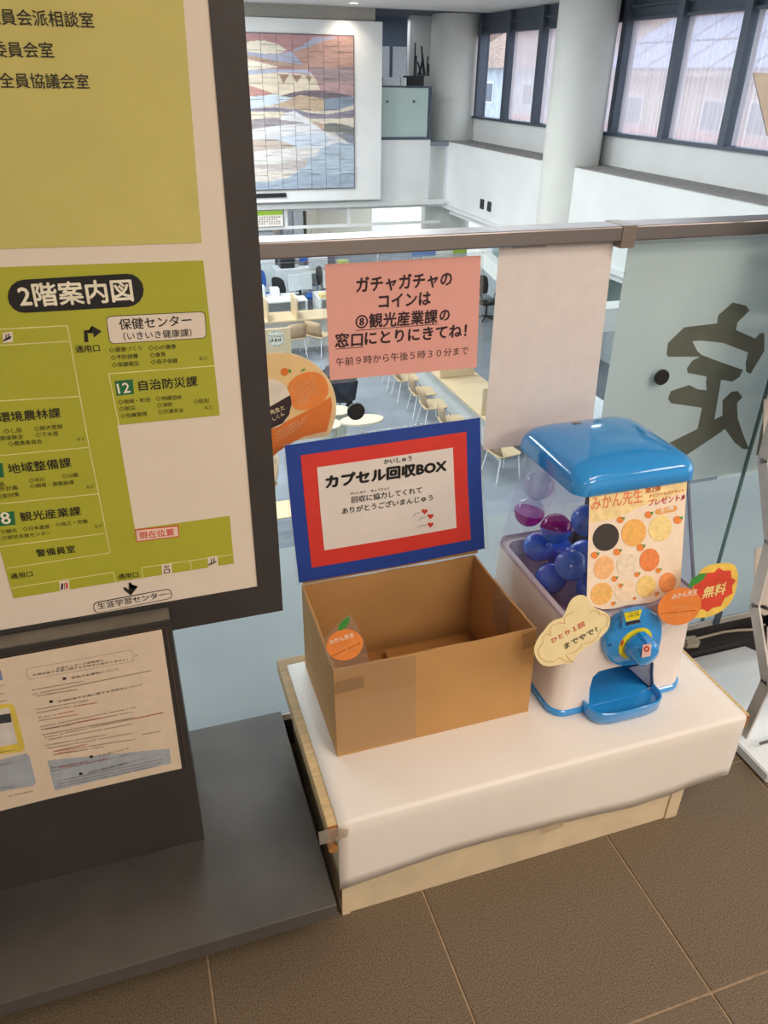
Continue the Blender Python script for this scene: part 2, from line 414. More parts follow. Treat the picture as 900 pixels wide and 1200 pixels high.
for s_, a, c in (('◇健康づくり', (350, 308), (455, 301)), ('◇心の健康', (475, 301), (563, 296)), ('◇予防接種', (355, 332), (442, 326)), ('◇食育', (480, 324), (530, 320)),
                 ('◇保健衛生', (358, 356), (446, 349)), ('◇母子保健', (483, 346), (568, 341)), ('など', (637, 332), (664, 330)), ('◇地域・町会', (378, 474), (482, 465)),
                 ('◇地縁団体', (498, 463), (582, 457)), ('◇防災', (382, 496), (434, 491)), ('◇消防', (502, 484), (552, 480)), ('◇防犯', (619, 472), (669, 468)),
                 ('◇危機管理', (386, 518), (471, 510)), ('◇交通安全', (505, 505), (588, 498)), ('など', (654, 489), (680, 487)), ('◇し尿', (14, 568), (72, 563)), ('◇飼犬登録', (110, 559), (202, 551)),
                 ('環境保全', (0, 590), (76, 583)), ('◇下水道', (115, 579), (188, 573)), ('◇農業委員会', (28, 607), (136, 598)), ('など', (247, 590), (274, 586)), ):
    TI(s_, Z2(*a), Z2(*c), bold=.004)
TI('自治防災課', Z2(446, 430), Z2(632, 415), bold=.015)
TI('環境農林課', Z2(-2, 532), Z2(196, 515), bold=.015)
def badge(a, c, d, e, body, p0, p1):
    flat('number_badge', [a, c, d, e], BPn, mat('badge_green', (34, 110, 66), .5), face, lift=.0010)
    if body: TI(body, p0, p1, INKW, .02)
badge(Z2(366, 399), Z2(424, 393), Z2(428, 440), Z2(373, 446), '12', Z2(379, 439), Z2(417, 434))
badge(Z3(-50, 125), Z3(8, 115), Z3(14, 160), Z3(-50, 170), None, 0, 0)
badge(Z3(-25, 277), Z3(45, 269), Z3(50, 312), Z3(-25, 320), '8', Z3(8, 311), Z3(37, 307))
TI('地域整備課', Z3(30, 150), Z3(230, 128), bold=.015)
TI('観光産業課', Z3(68, 302), Z3(260, 282), bold=.015)
TI('警備員室', Z3(119, 415), Z3(242, 400), bold=.015)
for s_, a, c in (('路', (0, 190), (17, 188)), ('市計画', (0, 206), (58, 200)), ('空家対策', (-8, 230), (64, 221)), ('◇河川', (93, 179), (144, 173)), ('◇公園', (200, 164), (250, 159)), ('◇開発・建築指導', (97, 197), (238, 183)),
                 ('など', (278, 197), (304, 193)), ('◇観光', (4, 342), (56, 336)), ('◇日本遺産', (74, 333), (160, 324)), ('◇商工・労働', (179, 319), (281, 307)), ('◇就労支援センター', (7, 362), (164, 344)), ('など', (303, 322), (329, 318)),
                 ('通用口', (36, 486), (106, 477)), ('通用口', (378, 487), (443, 479))):
    TI(s_, Z3(*a), Z3(*c), bold=.01 if s_ == '通用口' else .004)
flat('location_mark_border', [Z3(431, 328), Z3(570, 314), Z3(573, 351), Z3(436, 368)], BPn, REDI, face, lift=.0010)
flat('location_mark', [Z3(434, 331), Z3(567, 318), Z3(570, 348), Z3(438, 365)], BPn, mat('pink_white', (240, 205, 190)), face, lift=.0013)
TI('現在位置', Z3(446, 358), Z3(557, 345), REDI, .015)
q = (Z3(296, 562), Z3(546, 516), Z3(552, 548), Z3(303, 596))
flat('plate_border', rr4(*q, 6), BPn, INK, face, lift=.0008)
ins = [(q[0][0]+.6, q[0][1]+.9), (q[1][0]-.8, q[1][1]+.8), (q[2][0]-.6, q[2][1]-.9), (q[3][0]+.8, q[3][1]-.8)]
flat('plate', rr4(*ins, 5.5), BPn, SIGNW, face, lift=.0012)
TI('生涯学習センター', Z3(314, 583), Z3(532, 543), bold=.01)
for s_, a, c in (('議員会派相談室', (-45, 80), (312, 93)), ('委員会室', (-22, 189), (181, 191)), ('全員協議会室', (3, 290), (297, 293))):
    TI(s_, Z1(*a), Z1(*c), bold=.008)
# arrows and pictograms
for pts in ([Z2(270, 275), Z2(283, 274), Z2(280, 246), Z2(298, 246), Z2(300, 260), Z2(325, 240), Z2(293, 222), Z2(295, 234), Z2(268, 237)],
            [Z3(411, 498), Z3(419, 497), Z3(420, 518), Z3(434, 506), Z3(440, 511), Z3(418, 538), Z3(395, 518), Z3(397, 510), Z3(413, 521)]):
    b = newbm(); b.faces.new([b.verts.new(p) for p in on(BPn, pts, .0012)]); bmesh.ops.triangulate(b, faces=b.faces[:]); obj('arrow', b, INK, face)
for (x, y, k) in ((Z2(25, 260)[0], Z2(25, 260)[1], 1), (*Z3(533, 456), 0), (*Z3(680, 431), 1), (*Z3(206, 508), 2)):
    pc = flat('pictogram_card', [(x-6.2, y-5.5), (x+5.5, y-7), (x+6.2, y+5), (x-5.5, y+6.5)], BPn, SIGNW, face, lift=.0010)
    b = newbm(); c0 = (x, y)
    S = lambda a, c, w_=.0013: stroke(b, BPn, (c0[0]+a[0], c0[1]+a[1]), (c0[0]+c[0], c0[1]+c[1]), w_, .0016)
    if k == 1: S((-5, 3), (4, -1.5)); S((-2, 1), (-1.5, -4)); S((1, 0), (1.5, -5)); S((-5, 4), (4, 0))
    elif k == 0: S((-3, 0), (3, -1)); S((-3, 4), (3, 3)); S((-3, 0), (-3, 4)); S((3, -1), (3, 3)); S((-2, -2), (-2, -5)); S((0, -2), (0, -5)); S((2, -3), (2, -5))
    else: S((-3, 4), (-2.5, -3), .003); S((0, 4), (0, -4), .0008)
    obj('pictogram', b, INK, face)
    if k == 2:
        b = newbm(); stroke(b, BPn, (x+3, y+3), (x+2.5, y-4), .003, .0016); obj('pictogram', b, REDI, face)
# notice on the cabinet
NP = PY(1.0835)
Z4 = lambda x, y: (x/3.6, 730+y/3.6)
nt_ = thing('paper_notice', 'long white paper notice framed on the dark cabinet under the guide board', 'notice', at(100, 850, NP))
sheet = flat('sheet', [Z4(-500, 235), Z4(0, 152), Z4(682, 27), Z4(767, 612), Z4(640, 640), Z4(200, 742), Z4(0, 792), Z4(-500, 905)], NP, mat('notice_paper', (226, 206, 182), .55, noise=.02), nt_, lift=.001, th=.0008)
b = newbm()
for s_ in ([Z4(-500, 220), Z4(0, 140), Z4(700, 15), Z4(790, 610)],):
    for i in range(3): stroke(b, NP, s_[i], s_[i+1], .003, .0012)
obj('frame_lip', b, mat('frame_line', (96, 84, 74), .4, .5), nt_)
GB = mat('blue_grey_print', (170, 176, 184), .6)
flat('blue_box', [Z4(200, 578), Z4(715, 528), Z4(722, 590), Z4(232, 705)], NP, GB, nt_, lift=.0014)
flat('blue_box', [Z4(0, 575), Z4(110, 548), Z4(125, 560), Z4(152, 670), Z4(140, 685), Z4(0, 710)], NP, GB, nt_, lift=.0014)
flat('yellow_box', [Z4(-60, 350), Z4(45, 337), Z4(62, 350), Z4(105, 520), Z4(95, 540), Z4(-60, 560)], NP, mat('yellow_box_print', (222, 196, 84)), nt_, lift=.0014)
flat('photo_print', [Z4(-60, 372), Z4(38, 355), Z4(75, 505), Z4(-60, 530)], NP, mat('photo_print_grey', (216, 208, 200)), nt_, lift=.0017)
flat('photo_print', [Z4(-60, 395), Z4(45, 378), Z4(50, 415), Z4(-60, 430)], NP, mat('photo_print_dark', (60, 62, 66)), nt_, lift=.0019)
flat('blue_box', [Z4(-60, 205), Z4(3, 195), Z4(12, 238), Z4(-60, 250)], NP, mat('blue_print', (120, 140, 180)), nt_, lift=.0014)
lines('speech_box', [[Z4(112, 192), Z4(545, 113), Z4(558, 118), Z4(562, 132), Z4(582, 133), Z4(560, 145), Z4(560, 160), Z4(125, 235), Z4(115, 225), Z4(110, 192)]], NP, mat('grey_ink', (110, 96, 84)), nt_, w=.0005, lift=.0016)
TN = lambda s_, a, c, m=INK, bo=.0: text(s_, Z4(*a), Z4(*c), NP, m, nt_, bold=bo, lift=.0018, hs=.7)
TN('水道センターの移転後も', (238, 195), (438, 158), bo=.0)
TN('水道料金や水道に関する手続きは変わりません！', (138, 222), (540, 155), bo=.0)
TN('移転の必要性について', (303, 234), (502, 196)); TN('水道料金や水道に関する手続きについて', (245, 334), (601, 262)); TN('下水道について', (413, 564), (544, 530)); TN('大阪広域水道企業団について', (370, 634), (606, 575))
for x, y in ((272, 232), (216, 329), (385, 561), (341, 633)):
    b = newbm(); b.faces.new([b.verts.new(p) for p in on(NP, [Z4(x-8, y-4), Z4(x+6, y-6), Z4(x+8, y+4), Z4(x-6, y+6)], .0018)]); obj('bullet', b, INK, nt_)
b = newbm(); b2 = newbm()
rows = [(135, 283, 355, 245), (135, 302, 640, 200), (155, 308, 330, 280), (152, 365, 375, 325), (155, 380, 300, 352), (162, 400, 240, 386), (165, 412, 230, 401), (170, 438, 575, 355), (172, 450, 560, 375), (195, 448, 300, 430),
        (180, 472, 560, 400), (190, 482, 690, 377), (205, 492, 560, 425), (192, 517, 450, 470), (198, 529, 555, 465), (222, 543, 570, 490), (225, 557, 440, 520), (215, 612, 370, 582), (218, 625, 540, 555), (238, 668, 690, 572), (240, 680, 690, 585), (243, 691, 640, 607),
        (600, 470, 680, 455), (38, 730, 140, 708), (0, 600, 45, 590), (0, 695, 55, 690), (0, 265, 20, 260), (0, 300, 22, 296), (0, 332, 30, 326), (0, 545, 60, 535)]
for i, (x0, y0, x1, y1) in enumerate(rows): micro(b, Z4(x0, y0), Z4(x1, y1), NP, .0027, int((x1-x0)/8.2), i, .0018)
obj('body_print', b, mat('body_ink', (120, 100, 88), .6), nt_)
for i, (x0, y0, x1, y1) in enumerate(((310, 352, 412, 335), (245, 384, 315, 370), (230, 402, 330, 384), (300, 425, 430, 400), (560, 405, 690, 378), (230, 540, 370, 510), (240, 550, 320, 538), (250, 610, 450, 572))):
    micro(b2, Z4(x0, y0), Z4(x1, y1), NP, .003, int((x1-x0)/8.2), i+50, .0019)
obj('red_print', b2, REDI, nt_)

# ------------------------------------------------------------------ low table with paper
TZ = .30
tb = thing('low_table', 'low cream-painted wooden table carrying the box and the capsule machine', 'table', (.68, 1.15, 0))
obj('top_board', B(.205, 1.158, .907, 1.389, .262, .2985, bev=.002), WOOD, tb)
b = newbm(); box(b, .2055, .2245, .9055, .9065, .263, .297); box(b, 1.135, 1.1575, .9055, .9065, .263, .297); obj('end_grain', b, WOODE, tb)
obj('side_panel', B(.232, .25, .915, 1.375, 0, .2615, bev=.001), CREAMW, tb)
obj('front_panel', B(.2505, 1.012, .918, .934, .0, .2615, bev=.001), CREAMW, tb)
obj('leg', B(1.0125, 1.045, .914, .945, 0, .2615, bev=.0015), CREAMW, tb)
obj('leg', B(1.0125, 1.045, 1.34, 1.372, 0, .2615, bev=.0015), CREAMW, tb)
obj('back_panel', B(.2505, 1.012, 1.355, 1.37, 0, .2615), CREAMW, tb)
b = newbm(); lathe(b, (.2135, .9, .238), (0, 1, 0), [(0, .009), (.02, .009)], 14); obj('dowel', b, WOODE, tb)
# paper sheet: top + hanging front
b = newbm()
xs = [.224+(1.146-.224)*i/40 for i in range(41)]
def hem(x): # lower edge height of the hanging paper
    k = [(.224, .110), (.35, .119), (.45, .126), (.56, .127), (.7, .122), (.8, .113), (.9, .100), (.93, .104), (.985, .103), (1.06, .116), (1.146, .12)]
    for (a, za), (c, zc) in zip(k, k[1:]):
        if x <= c: return za+(zc-za)*(x-a)/(c-a)
    return k[-1][1]
rows_ = []
for x in xs:
    col = [(x, 1.36, TZ), (x, 1.1, TZ), (x, .912, TZ), (x, .905, TZ-.002), (x, .9025, TZ-.008)]
    h = hem(x)
    for k in range(1, 7):
        z = TZ-.008+(h-(TZ-.008))*k/6
        col.append((x, .9025-.0012*math.sin(k/6*2.2)-.0016*k/6*math.sin(x*11), z))
    rows_.append([b.verts.new(p) for p in col])
for i in range(len(rows_)-1):
    for k in range(len(rows_[0])-1): b.faces.new((rows_[i][k], rows_[i+1][k], rows_[i+1][k+1], rows_[i][k+1]))
cl = obj('table_paper', b, PAPER, None, smooth=60); md = cl.modifiers.new('thickness', 'SOLIDIFY'); md.thickness = .0009; md.offset = 1
tag(cl, 'large white paper sheet spread over the low table, hanging down its front', 'paper sheet')
t = flat('tape_piece', [(372, 972), (392, 967), (408, 969), (407, 977), (393, 983), (374, 987)], PY(.9035), TAPE, None, lift=.006); tag(t, 'clear tape piece holding the paper at the table\'s left front corner', 'tape')
t = flat('tape_piece', [(632, 969), (659, 959), (659, 967), (632, 977)], PY(.8965), TAPE, None, lift=.004); tag(t, 'clear tape piece at the middle of the hanging paper\'s lower edge', 'tape')

# ------------------------------------------------------------------ cardboard box
x0, x1, y0, y1, z0, z1 = .265, .695, 1.058, 1.346, TZ+.0012, .532
bx = thing('cardboard_box', 'open brown cardboard box on the left half of the low table', 'box', (.48, 1.2, z0))
T = .005
def wallpoly(name, pts, nrm, m=CARD):
    bm = newbm(); prism(bm, pts, Vector(nrm)*T); return obj(name, bm, m, bx)
# slight outward lean of the walls
L = .003
def wavy(a, c, n=10, amp=.0012):
    a = Vector(a); c = Vector(c); return [a.lerp(c, i/n)+Vector((0, 0, amp*math.sin(i*1.7)+(-.002 if 0 < i < n else 0))) for i in range(n+1)]
fwall = wallpoly('front_panel', [(x0, y0, z0), (x1, y0, z0)]+wavy((x1-.008, y0, z1), (x0-.004, y0, z1)), (0, 1, 0))
wallpoly('back_panel', [(x0, y1, z0), (x1-.012, y1, z0)]+wavy((x1-.017, y1, z1), (x0, y1, z1)), (0, -1, 0))
wallpoly('side_panel', [(x0, y0+T+.0002, z0), (x0, y1-T-.0002, z0)]+wavy((x0, y1-T-.0002, z1), (x0-.004, y0+T+.0002, z1)), (1, 0, 0))
wallpoly('side_panel', [(x1, y0+T+.0002, z0), (x1-.012, y1-T-.0002, z0)]+wavy((x1-.017, y1-T-.0002, z1), (x1-.008, y0+T+.0002, z1)), (-1, 0, 0))
obj('bottom_panel', B(x0+T, x1-T-.012, y0+T, y1-T, z0, z0+.005), CARDI, bx)
b = newbm(); prism(b, [(.44, y0+.02, z0+.0055), (.665, y0+.02, z0+.0055), (.662, y1-.03, z0+.012), (.45, y1-.03, z0+.02)], (0, 0, .004)); obj('bottom_flap', b, CARDI, bx)
b = newbm()
for ya, yb in ((y0-.0003, y0-.0007),):
    prism(b, [(x0-.003, y0-.0006, z1-.03), (x0+.055, y0-.0006, z1-.028), (x0+.057, y0-.0006, z1-.058), (x0-.002, y0-.0006, z1-.06)], (0, .0004, 0))
    prism(b, [(x1-.04, y0-.0006, z1-.008), (x1-.008, y0-.0006, z1-.006), (x1-.007, y0-.0006, z1-.045), (x1-.034, y0-.0006, z1-.048)], (0, .0004, 0))
obj('packing_tape', b, mat('brown_tape', (166, 122, 70), .3), bx)
b = newbm(); box(b, x1-.0145-T, x1-.0118-T, y0+.1, y0+.17, z1-.11, z1-.002); obj('clear_tape', b, TAPE, bx)
# upright back flap and the card taped to it
CP = Plane((0, 1.349, .53), (0, -1, .035))
b = newbm(); prism(b, [at(355, 685, CP), at(560, 648, CP), at(556, 560, CP), at(352, 590, CP)], (0, .004, 0)); obj('back_flap', b, CARD, bx)
CS = Plane((0, 1.345, .53), (0, -1, .035))
sg = thing('capsule_collection_sign', 'blue and red bordered card reading capsule collection box, upright behind the carton', 'sign', at(455, 660, CS))
def card(name, px, m, lift, th=.0006):
    return flat(name, px, CS, m, sg, lift=lift, th=th)
Z5 = lambda x, y: (320+x/2.8125, 480+y/2.8125)
card('laminate', [(348, 686), (331, 520), (563, 487), (573, 643)], FILM, .0005)
card('blue_border', [Z5(85, 570), Z5(60, 350), Z5(38, 118), Z5(360, 70), Z5(682, 26), Z5(686, 240), Z5(697, 457), Z5(400, 517)], BLUEC, .0012)
card('red_border', [Z5(127, 520), Z5(108, 340), Z5(90, 150), Z5(360, 112), Z5(636, 72), Z5(640, 240), Z5(651, 427), Z5(400, 474)], REDC, .0020)
whf = card('white_field', [Z5(168, 462), Z5(155, 330), Z5(144, 189), Z5(360, 158), Z5(591, 124), Z5(596, 250), Z5(603, 388), Z5(400, 424)], mat('card_white', (238, 230, 224), .55, noise=.008), .0028)
TS = lambda s_, a, c, bo=.02, hs=1.0, m=INK: text(s_, Z5(*a), Z5(*c), CS, m, sg, bold=bo, hs=hs, lift=.0036)
TS('カプセル回収BOX', (174, 258), (568, 201), .075, .93)
TS('かいしゅう', (364, 179), (455, 166), .03)
TS('回収に協力してくれて', (258, 306), (488, 272), .025)
TS('ありがとうございまんじゅう', (226, 343), (524, 297), .025)
TS('かいしゅう', (254, 279), (303, 272), .02); TS('きょうりょく', (322, 270), (381, 261), .02)
def heart(c, s, pl, lift, bm):
    P = []
    for k in range(24):
        a = 2*math.pi*k/24; P.append((c[0]+s*16*math.sin(a)**3/16, c[1]-s*(13*math.cos(a)-5*math.cos(2*a)-2*math.cos(3*a)-math.cos(4*a))/16))
    bm.faces.new([bm.verts.new(p) for p in on(pl, P, lift)])
b = newbm()
for c_ in ((498, 333), (517, 349), (517, 377)): heart(Z5(*c_), 3.5, CS, .0038, b)
obj('hearts', b, REDI, sg)
lines('dash_marks', [[Z5(460, 351), Z5(468, 340), Z5(482, 336)], [Z5(478, 363), Z5(488, 354), Z5(503, 351)], [Z5(474, 386), Z5(488, 379), Z5(503, 378)]], CS, INK, sg, w=.0008, lift=.0038)
# laminated cut-out on the box front
LP = PY(1.0565)
lm = thing('laminated_orange_tag', 'clear laminate with a round orange fruit tag on the carton\'s front left', 'tag', at(435, 860, LP))
Z8 = lambda x, y: (370+x/6.67, 710+y/6.67)
flat('laminate', [Z8(180, 1165), Z8(780, 1020), Z8(785, 640), Z8(785, 385), Z8(420, 440), Z8(385, 300), Z8(345, 200), Z8(270, 60), Z8(200, 110), Z8(70, 250), Z8(80, 400), Z8(150, 520), Z8(155, 650)], LP, FILM, lm, lift=.0003)
def orange(pl, parent, cx, cy, rx, ry, rot, lift, Zf, leafpts, lw0, lw1, m0, m1, m=ORANGE):
    P = [Zf(cx+rx*math.cos(a)*math.cos(rot)-ry*math.sin(a)*math.sin(rot), cy+rx*math.cos(a)*math.sin(rot)+ry*math.sin(a)*math.cos(rot)) for a in [2*math.pi*k/36 for k in range(36)]]
    flat('orange_fruit', P, pl, m, parent, lift=lift)
    flat('leaf', [Zf(*p) for p in leafpts], pl, GREENP, parent, lift=lift+.0004)
    text('みかん先生', Zf(*lw0), Zf(*lw1), pl, mat('white_ink', (252, 240, 226), .6), parent, bold=.02, lift=lift+.0006, hs=1.3)
    b = newbm(); micro(b, Zf(*m0), Zf(*m1), pl, .0022, 14, 9, lift+.0006); obj('small_print', b, mat('maroon_ink', (90, 30, 24)), parent)
    dx, dy = (m1[0]-m0[0]), (m1[1]-m0[1])
    b = newbm(); micro(b, Zf(m0[0]+.18*dx, m0[1]+.18*dy+ry*.2), Zf(m0[0]+.85*dx, m0[1]+.85*dy+ry*.2), pl, .0035, 5, 11, lift+.0006)
    micro(b, Zf(m0[0]+.3*dx, m0[1]+.3*dy-ry*.25), Zf(m0[0]+.85*dx, m0[1]+.85*dy-ry*.25), pl, .0035, 5, 12, lift+.0006); obj('small_print', b, mat('pale_orange_ink', (250, 190, 130)), parent)
orange(LP, lm, 225, 302, 145, 120, -.25, .0012, Z8, [(170, 190), (185, 140), (225, 95), (262, 80), (258, 130), (225, 175), (190, 190)], (108, 300), (300, 238), (122, 392), (350, 290))

# ------------------------------------------------------------------ capsule machine
MB0 = TZ+.0012
gm = thing('capsule_machine', 'white and blue tabletop capsule vending machine on the table\'s right half', 'vending machine', (.9, 1.2, MB0))
b = newbm(); loft(b, [(MB0, .736, 1.066, 1.022, 1.372, .035), (MB0+.002, .732, 1.069, 1.018, 1.376, .037), (MB0+.014, .731, 1.069, 1.018, 1.376, .037), (MB0+.0165, .734, 1.066, 1.021, 1.373, .035)]); obj('base_trim', b, BPLAS, gm, smooth=35)
b = newbm(); loft(b, [(MB0+.0167, .735, 1.065, 1.022, 1.372, .034), (.42, .736, 1.063, 1.025, 1.372, .034), (.54, .738, 1.06, 1.03, 1.372, .034), (.548, .741, 1.057, 1.033, 1.369, .032)])
body = obj('body', b, WPLAS, gm, smooth=35)
# tray opening cut out of the body
cut = [at(*p, PY(1.02)) for p in ((688, 838), (692, 808), (696, 795), (703, 788.5), (712, 786), (757, 775.5), (764, 775), (767.5, 779), (766.5, 792), (764, 820))]
b = newbm(); prism(b, [Vector((p.x, .99, max(p.z, MB0+.018))) for p in cut], (0, .13, 0)); loft(b, [(.505, .757, 1.041, 1.051, 1.352, .03), (.56, .757, 1.041, 1.051, 1.352, .03)]); cutter = obj('cutter', b, BPLAS, None)
md = body.modifiers.new('opening', 'BOOLEAN'); md.operation = 'DIFFERENCE'; md.object = cutter; md.solver = 'EXACT'
bpy.context.view_layer.update()
me = bpy.data.meshes.new_from_object(body.evaluated_get(bpy.context.evaluated_depsgraph_get()))
body.modifiers.clear(); body.data = me
bpy.data.objects.remove(cutter)
cz = [p for p in cut]
b = newbm()
P = [Vector((p.x+(.001 if p.x < .9 else -.001), 1.027, max(p.z-.001, MB0+.0185))) for p in cut]
Q = [p+Vector((0, .095, 0)) for p in P]
va = [b.verts.new(p) for p in P]; vb = [b.verts.new(p) for p in Q]
for i in range(len(P)): b.faces.new((va[i], va[(i+1) % len(P)], vb[(i+1) % len(P)], vb[i]))
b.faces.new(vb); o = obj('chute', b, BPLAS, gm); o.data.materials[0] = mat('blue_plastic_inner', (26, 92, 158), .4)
b = newbm(); prism(b, [at(*p, PY(1.031)) for p in ((737, 782.5), (765.5, 777.5), (764.5, 808))], (0, .0015, 0)); obj('chute_flap', b, glassmat('flap_clear', (.8, .85, .9), 1.45, .05, .55, (190, 194, 215)), gm)
# tray lip
b = newbm()
xa, xb = .803, .984
def lip(off, z): # half-oval outline from right to left
    o_ = []
    for k in range(17):
        a = math.pi*k/16; cx = (xa+xb)/2; rx = (xb-xa)/2-off; ry = .056-off
        s, c = math.sin(a), math.cos(a)
        x = cx+rx*math.copysign(abs(c)**.55, c); y = 1.02-ry*abs(s)**.55
        o_.append((x, y, z))
    return o_
zt = MB0+.034
rings = [lip(.008, MB0+.001), lip(.001, MB0+.008), lip(.0, zt), lip(.002, zt+.0015), lip(.005, zt), lip(.009, MB0+.02), lip(.016, MB0+.0185)]
RV = [[b.verts.new(p) for p in r_] for r_ in rings]
for i in range(len(RV)-1):
    for k in range(16): b.faces.new((RV[i][k], RV[i][k+1], RV[i+1][k+1], RV[i+1][k]))
b.faces.new(RV[0]); b.faces.new(RV[-1]); obj('tray', b, BPLAS, gm, smooth=50)
obj('tray_floor', B(.815, .972, 1.015, 1.11, MB0+.0178, MB0+.0205), BPLAS, gm)
# dome
DM = [(.549, .742, 1.056, 1.034, 1.368, .03), (.62, .748, 1.049, 1.050, 1.36, .03), (.72, .757, 1.034, 1.075, 1.348, .03), (.808, .766, 1.019, 1.096, 1.337, .03)]
b = newbm(); loft(b, DM, caps=(False, False)); dome = obj('dome', b, DOME, gm, smooth=50)
b = newbm(); loft(b, [(.5485, .737, 1.061, 1.029, 1.373, .034), (.5545, .739, 1.059, 1.031, 1.371, .034)], caps=(False, False)); loft(b, [(.553, .741, 1.057, 1.0335, 1.3685, .031), (.5485, .741, 1.057, 1.0335, 1.3685, .031)], caps=(False, False)); obj('dome_rim', b, mat('mauve_plastic', (206, 186, 196), .2), gm, smooth=50)
for xa_, ya_, xb_, yb_ in ((1.049, 1.041, 1.0145, 1.1),):
    b = newbm(); bar(b, (xa_, ya_, .556), (xb_, yb_, .803), .005, .005, (0, 1, 0)); obj('dome_post', b, glassmat('clear_grey_plastic', (.6, .6, .66), 1.5, .05, .4, (170, 172, 184)) if 'clear_grey_plastic' not in MATS else MATS['clear_grey_plastic'], gm)
obj('inner_column', B(.905, .93, 1.255, 1.275, .5085, .80), mat('dark_mech', (50, 46, 48), .5), gm)
obj('hopper_floor', B(.762, 1.036, 1.056, 1.347, .5055, .508), mat('hopper_plastic', (190, 160, 176), .3), gm)
obj('vending_wheel', B(.935, .985, 1.315, 1.34, .5085, .62), mat('dark_mech', (50, 46, 48), .5), gm)
# lid
b = newbm(); loft(b, [(.803, .757, 1.027, 1.091, 1.341, .03), (.806, .752, 1.032, 1.087, 1.346, .032), (.826, .753, 1.031, 1.088, 1.345, .033), (.838, .757, 1.027, 1.092, 1.341, .035), (.847, .764, 1.019, 1.1, 1.335, .038), (.854, .776, 1.005, 1.113, 1.325, .042), (.860, .795, .985, 1.135, 1.31, .048), (.866, .825, .955, 1.17, 1.285, .045), (.868, .86, .92, 1.2, 1.255, .02)], n=8)
lid = obj('lid', b, BPLAS, gm, smooth=60)
b = newbm(); lathe(b, (.862, 1.29, .8625), (0, .25, 1), [(0, .010), (.0035, .010), (.004, .008)], 16); obj('lock', b, STEEL, gm)
b = newbm(); box(b, .775, 1.01, 1.0905, 1.0935, .8045, .8065); obj('lid_seam', b, DGREY, gm)
# coin mechanism
KP = PY(1.026)
Z6 = lambda x, y: (680+x/7.06, 690+y/7.06)
outl = smoothpoly([Z6(*p) for p in ((172, 430), (185, 370), (230, 320), (262, 235), (330, 178), (430, 147), (510, 140), (595, 165), (640, 220), (652, 300), (640, 400), (615, 500), (540, 575), (420, 600), (300, 612), (215, 570), (180, 500))], 1)
b = newbm()
base = [at(*p, PY(1.0265)) for p in outl]; cen = sum(base, Vector())/len(base)
rr = []
for dy, s in ((0, 1.0), (-.010, 1.0), (-.015, .965), (-.018, .9)):
    rr.append([b.verts.new((cen.x+(p.x-cen.x)*s, 1.0265+dy, cen.z+(p.z-cen.z)*s)) for p in base])
for i in range(3):
    for k in range(len(base)): b.faces.new((rr[i][k], rr[i][(k+1) % len(base)], rr[i+1][(k+1) % len(base)], rr[i+1][k]))
b.faces.new(rr[0]); b.faces.new(rr[-1]); hs_ = obj('coin_unit', b, BPLAS, gm, smooth=50)
KF = PY(1.0082)
coin = obj('coin_block', (lambda bm: (prism(bm, [at(*Z6(*p), PY(1.0)) for p in ((345, 330), (362, 195), (510, 165), (560, 300))], (0, .009, 0)), bm)[1])(newbm()), BPLAS, gm)
KC = PY(.9995)
yl = flat('coin_label', [Z6(362, 200), Z6(510, 170), Z6(487, 250), Z6(378, 272)], KC, mat('label_yellow', (240, 220, 40)), gm, lift=.0004)
text('コインを', Z6(396, 212), Z6(478, 196), KC, INK, gm, bold=.02, lift=.0009); text('いれてね', Z6(392, 236), Z6(486, 218), KC, INK, gm, bold=.02, lift=.0009)
flat('coin_slot', [Z6(376, 280), Z6(485, 255), Z6(503, 275), Z6(382, 303)], KC, DARK, gm, lift=.0006)
flat('coin_slot_lip', [Z6(395, 290), Z6(480, 272), Z6(484, 280), Z6(395, 300)], KC, STEEL, gm, lift=.001)
kc = at(*Z6(455, 450), PY(1.008))
b = newbm(); lathe(b, (kc.x, 1.0085, kc.z), (0, -1, 0), [(0, .0395), (.0015, .0395)], 28); obj('yellow_ring', b, mat('label_yellow'), gm)
b = newbm()
for a0 in (200, 20):
    cx, cz_ = kc.x+.0365*math.cos(math.radians(a0-0)), kc.z+.0365*math.sin(math.radians(a0-35)) 
    prism(b, [(cx-.002, 1.0068, cz_-.008), (cx+.002, 1.0068, cz_-.006), (cx+.003, 1.0068, cz_+.004), (cx, 1.0068, cz_+.010), (cx-.003, 1.0068, cz_+.004)], (0, -.0004, 0))
obj('ring_arrows', b, REDI, gm)
b = newbm(); lathe(b, (kc.x+.003, 1.0065, kc.z-.002), (.04, -1, -.02), [(0, .031), (.004, .032), (.012, .0315), (.024, .0305), (.032, .0295), (.038, .0265), (.041, .020)], 32)
knob = obj('knob', b, BPLAS, gm, smooth=45)
b = newbm(); bar(b, Vector((kc.x+.003, 1.004, kc.z+.029)), Vector((kc.x+.0045, .972, kc.z+.0255)), .02, .012, (0, 0, 1)); bmesh.ops.bevel(b, geom=b.edges[:], offset=.003, segments=2, affect='EDGES'); obj('knob_grip', b, BPLAS, gm, smooth=45)
KK = PY(.9625)
flat('knob_sticker', [Z6(516, 462), Z6(588, 448), Z6(578, 553), Z6(505, 567)], KK, mat('sticker_pale', (240, 200, 190)), gm, lift=.0012)
b = newbm()
for k in range(16):
    a = 2*math.pi*k/16; c_ = 2*math.pi*(k+1)/16; q_ = []
    for aa, r_ in ((a, 24), (c_, 24), (c_, 12), (a, 12)): q_.append(Z6(546+r_*math.cos(aa), 493+r_*math.sin(aa)))
    b.faces.new([b.verts.new(p) for p in on(KK, q_, .0018)])
obj('sticker_ring', b, REDI, gm)
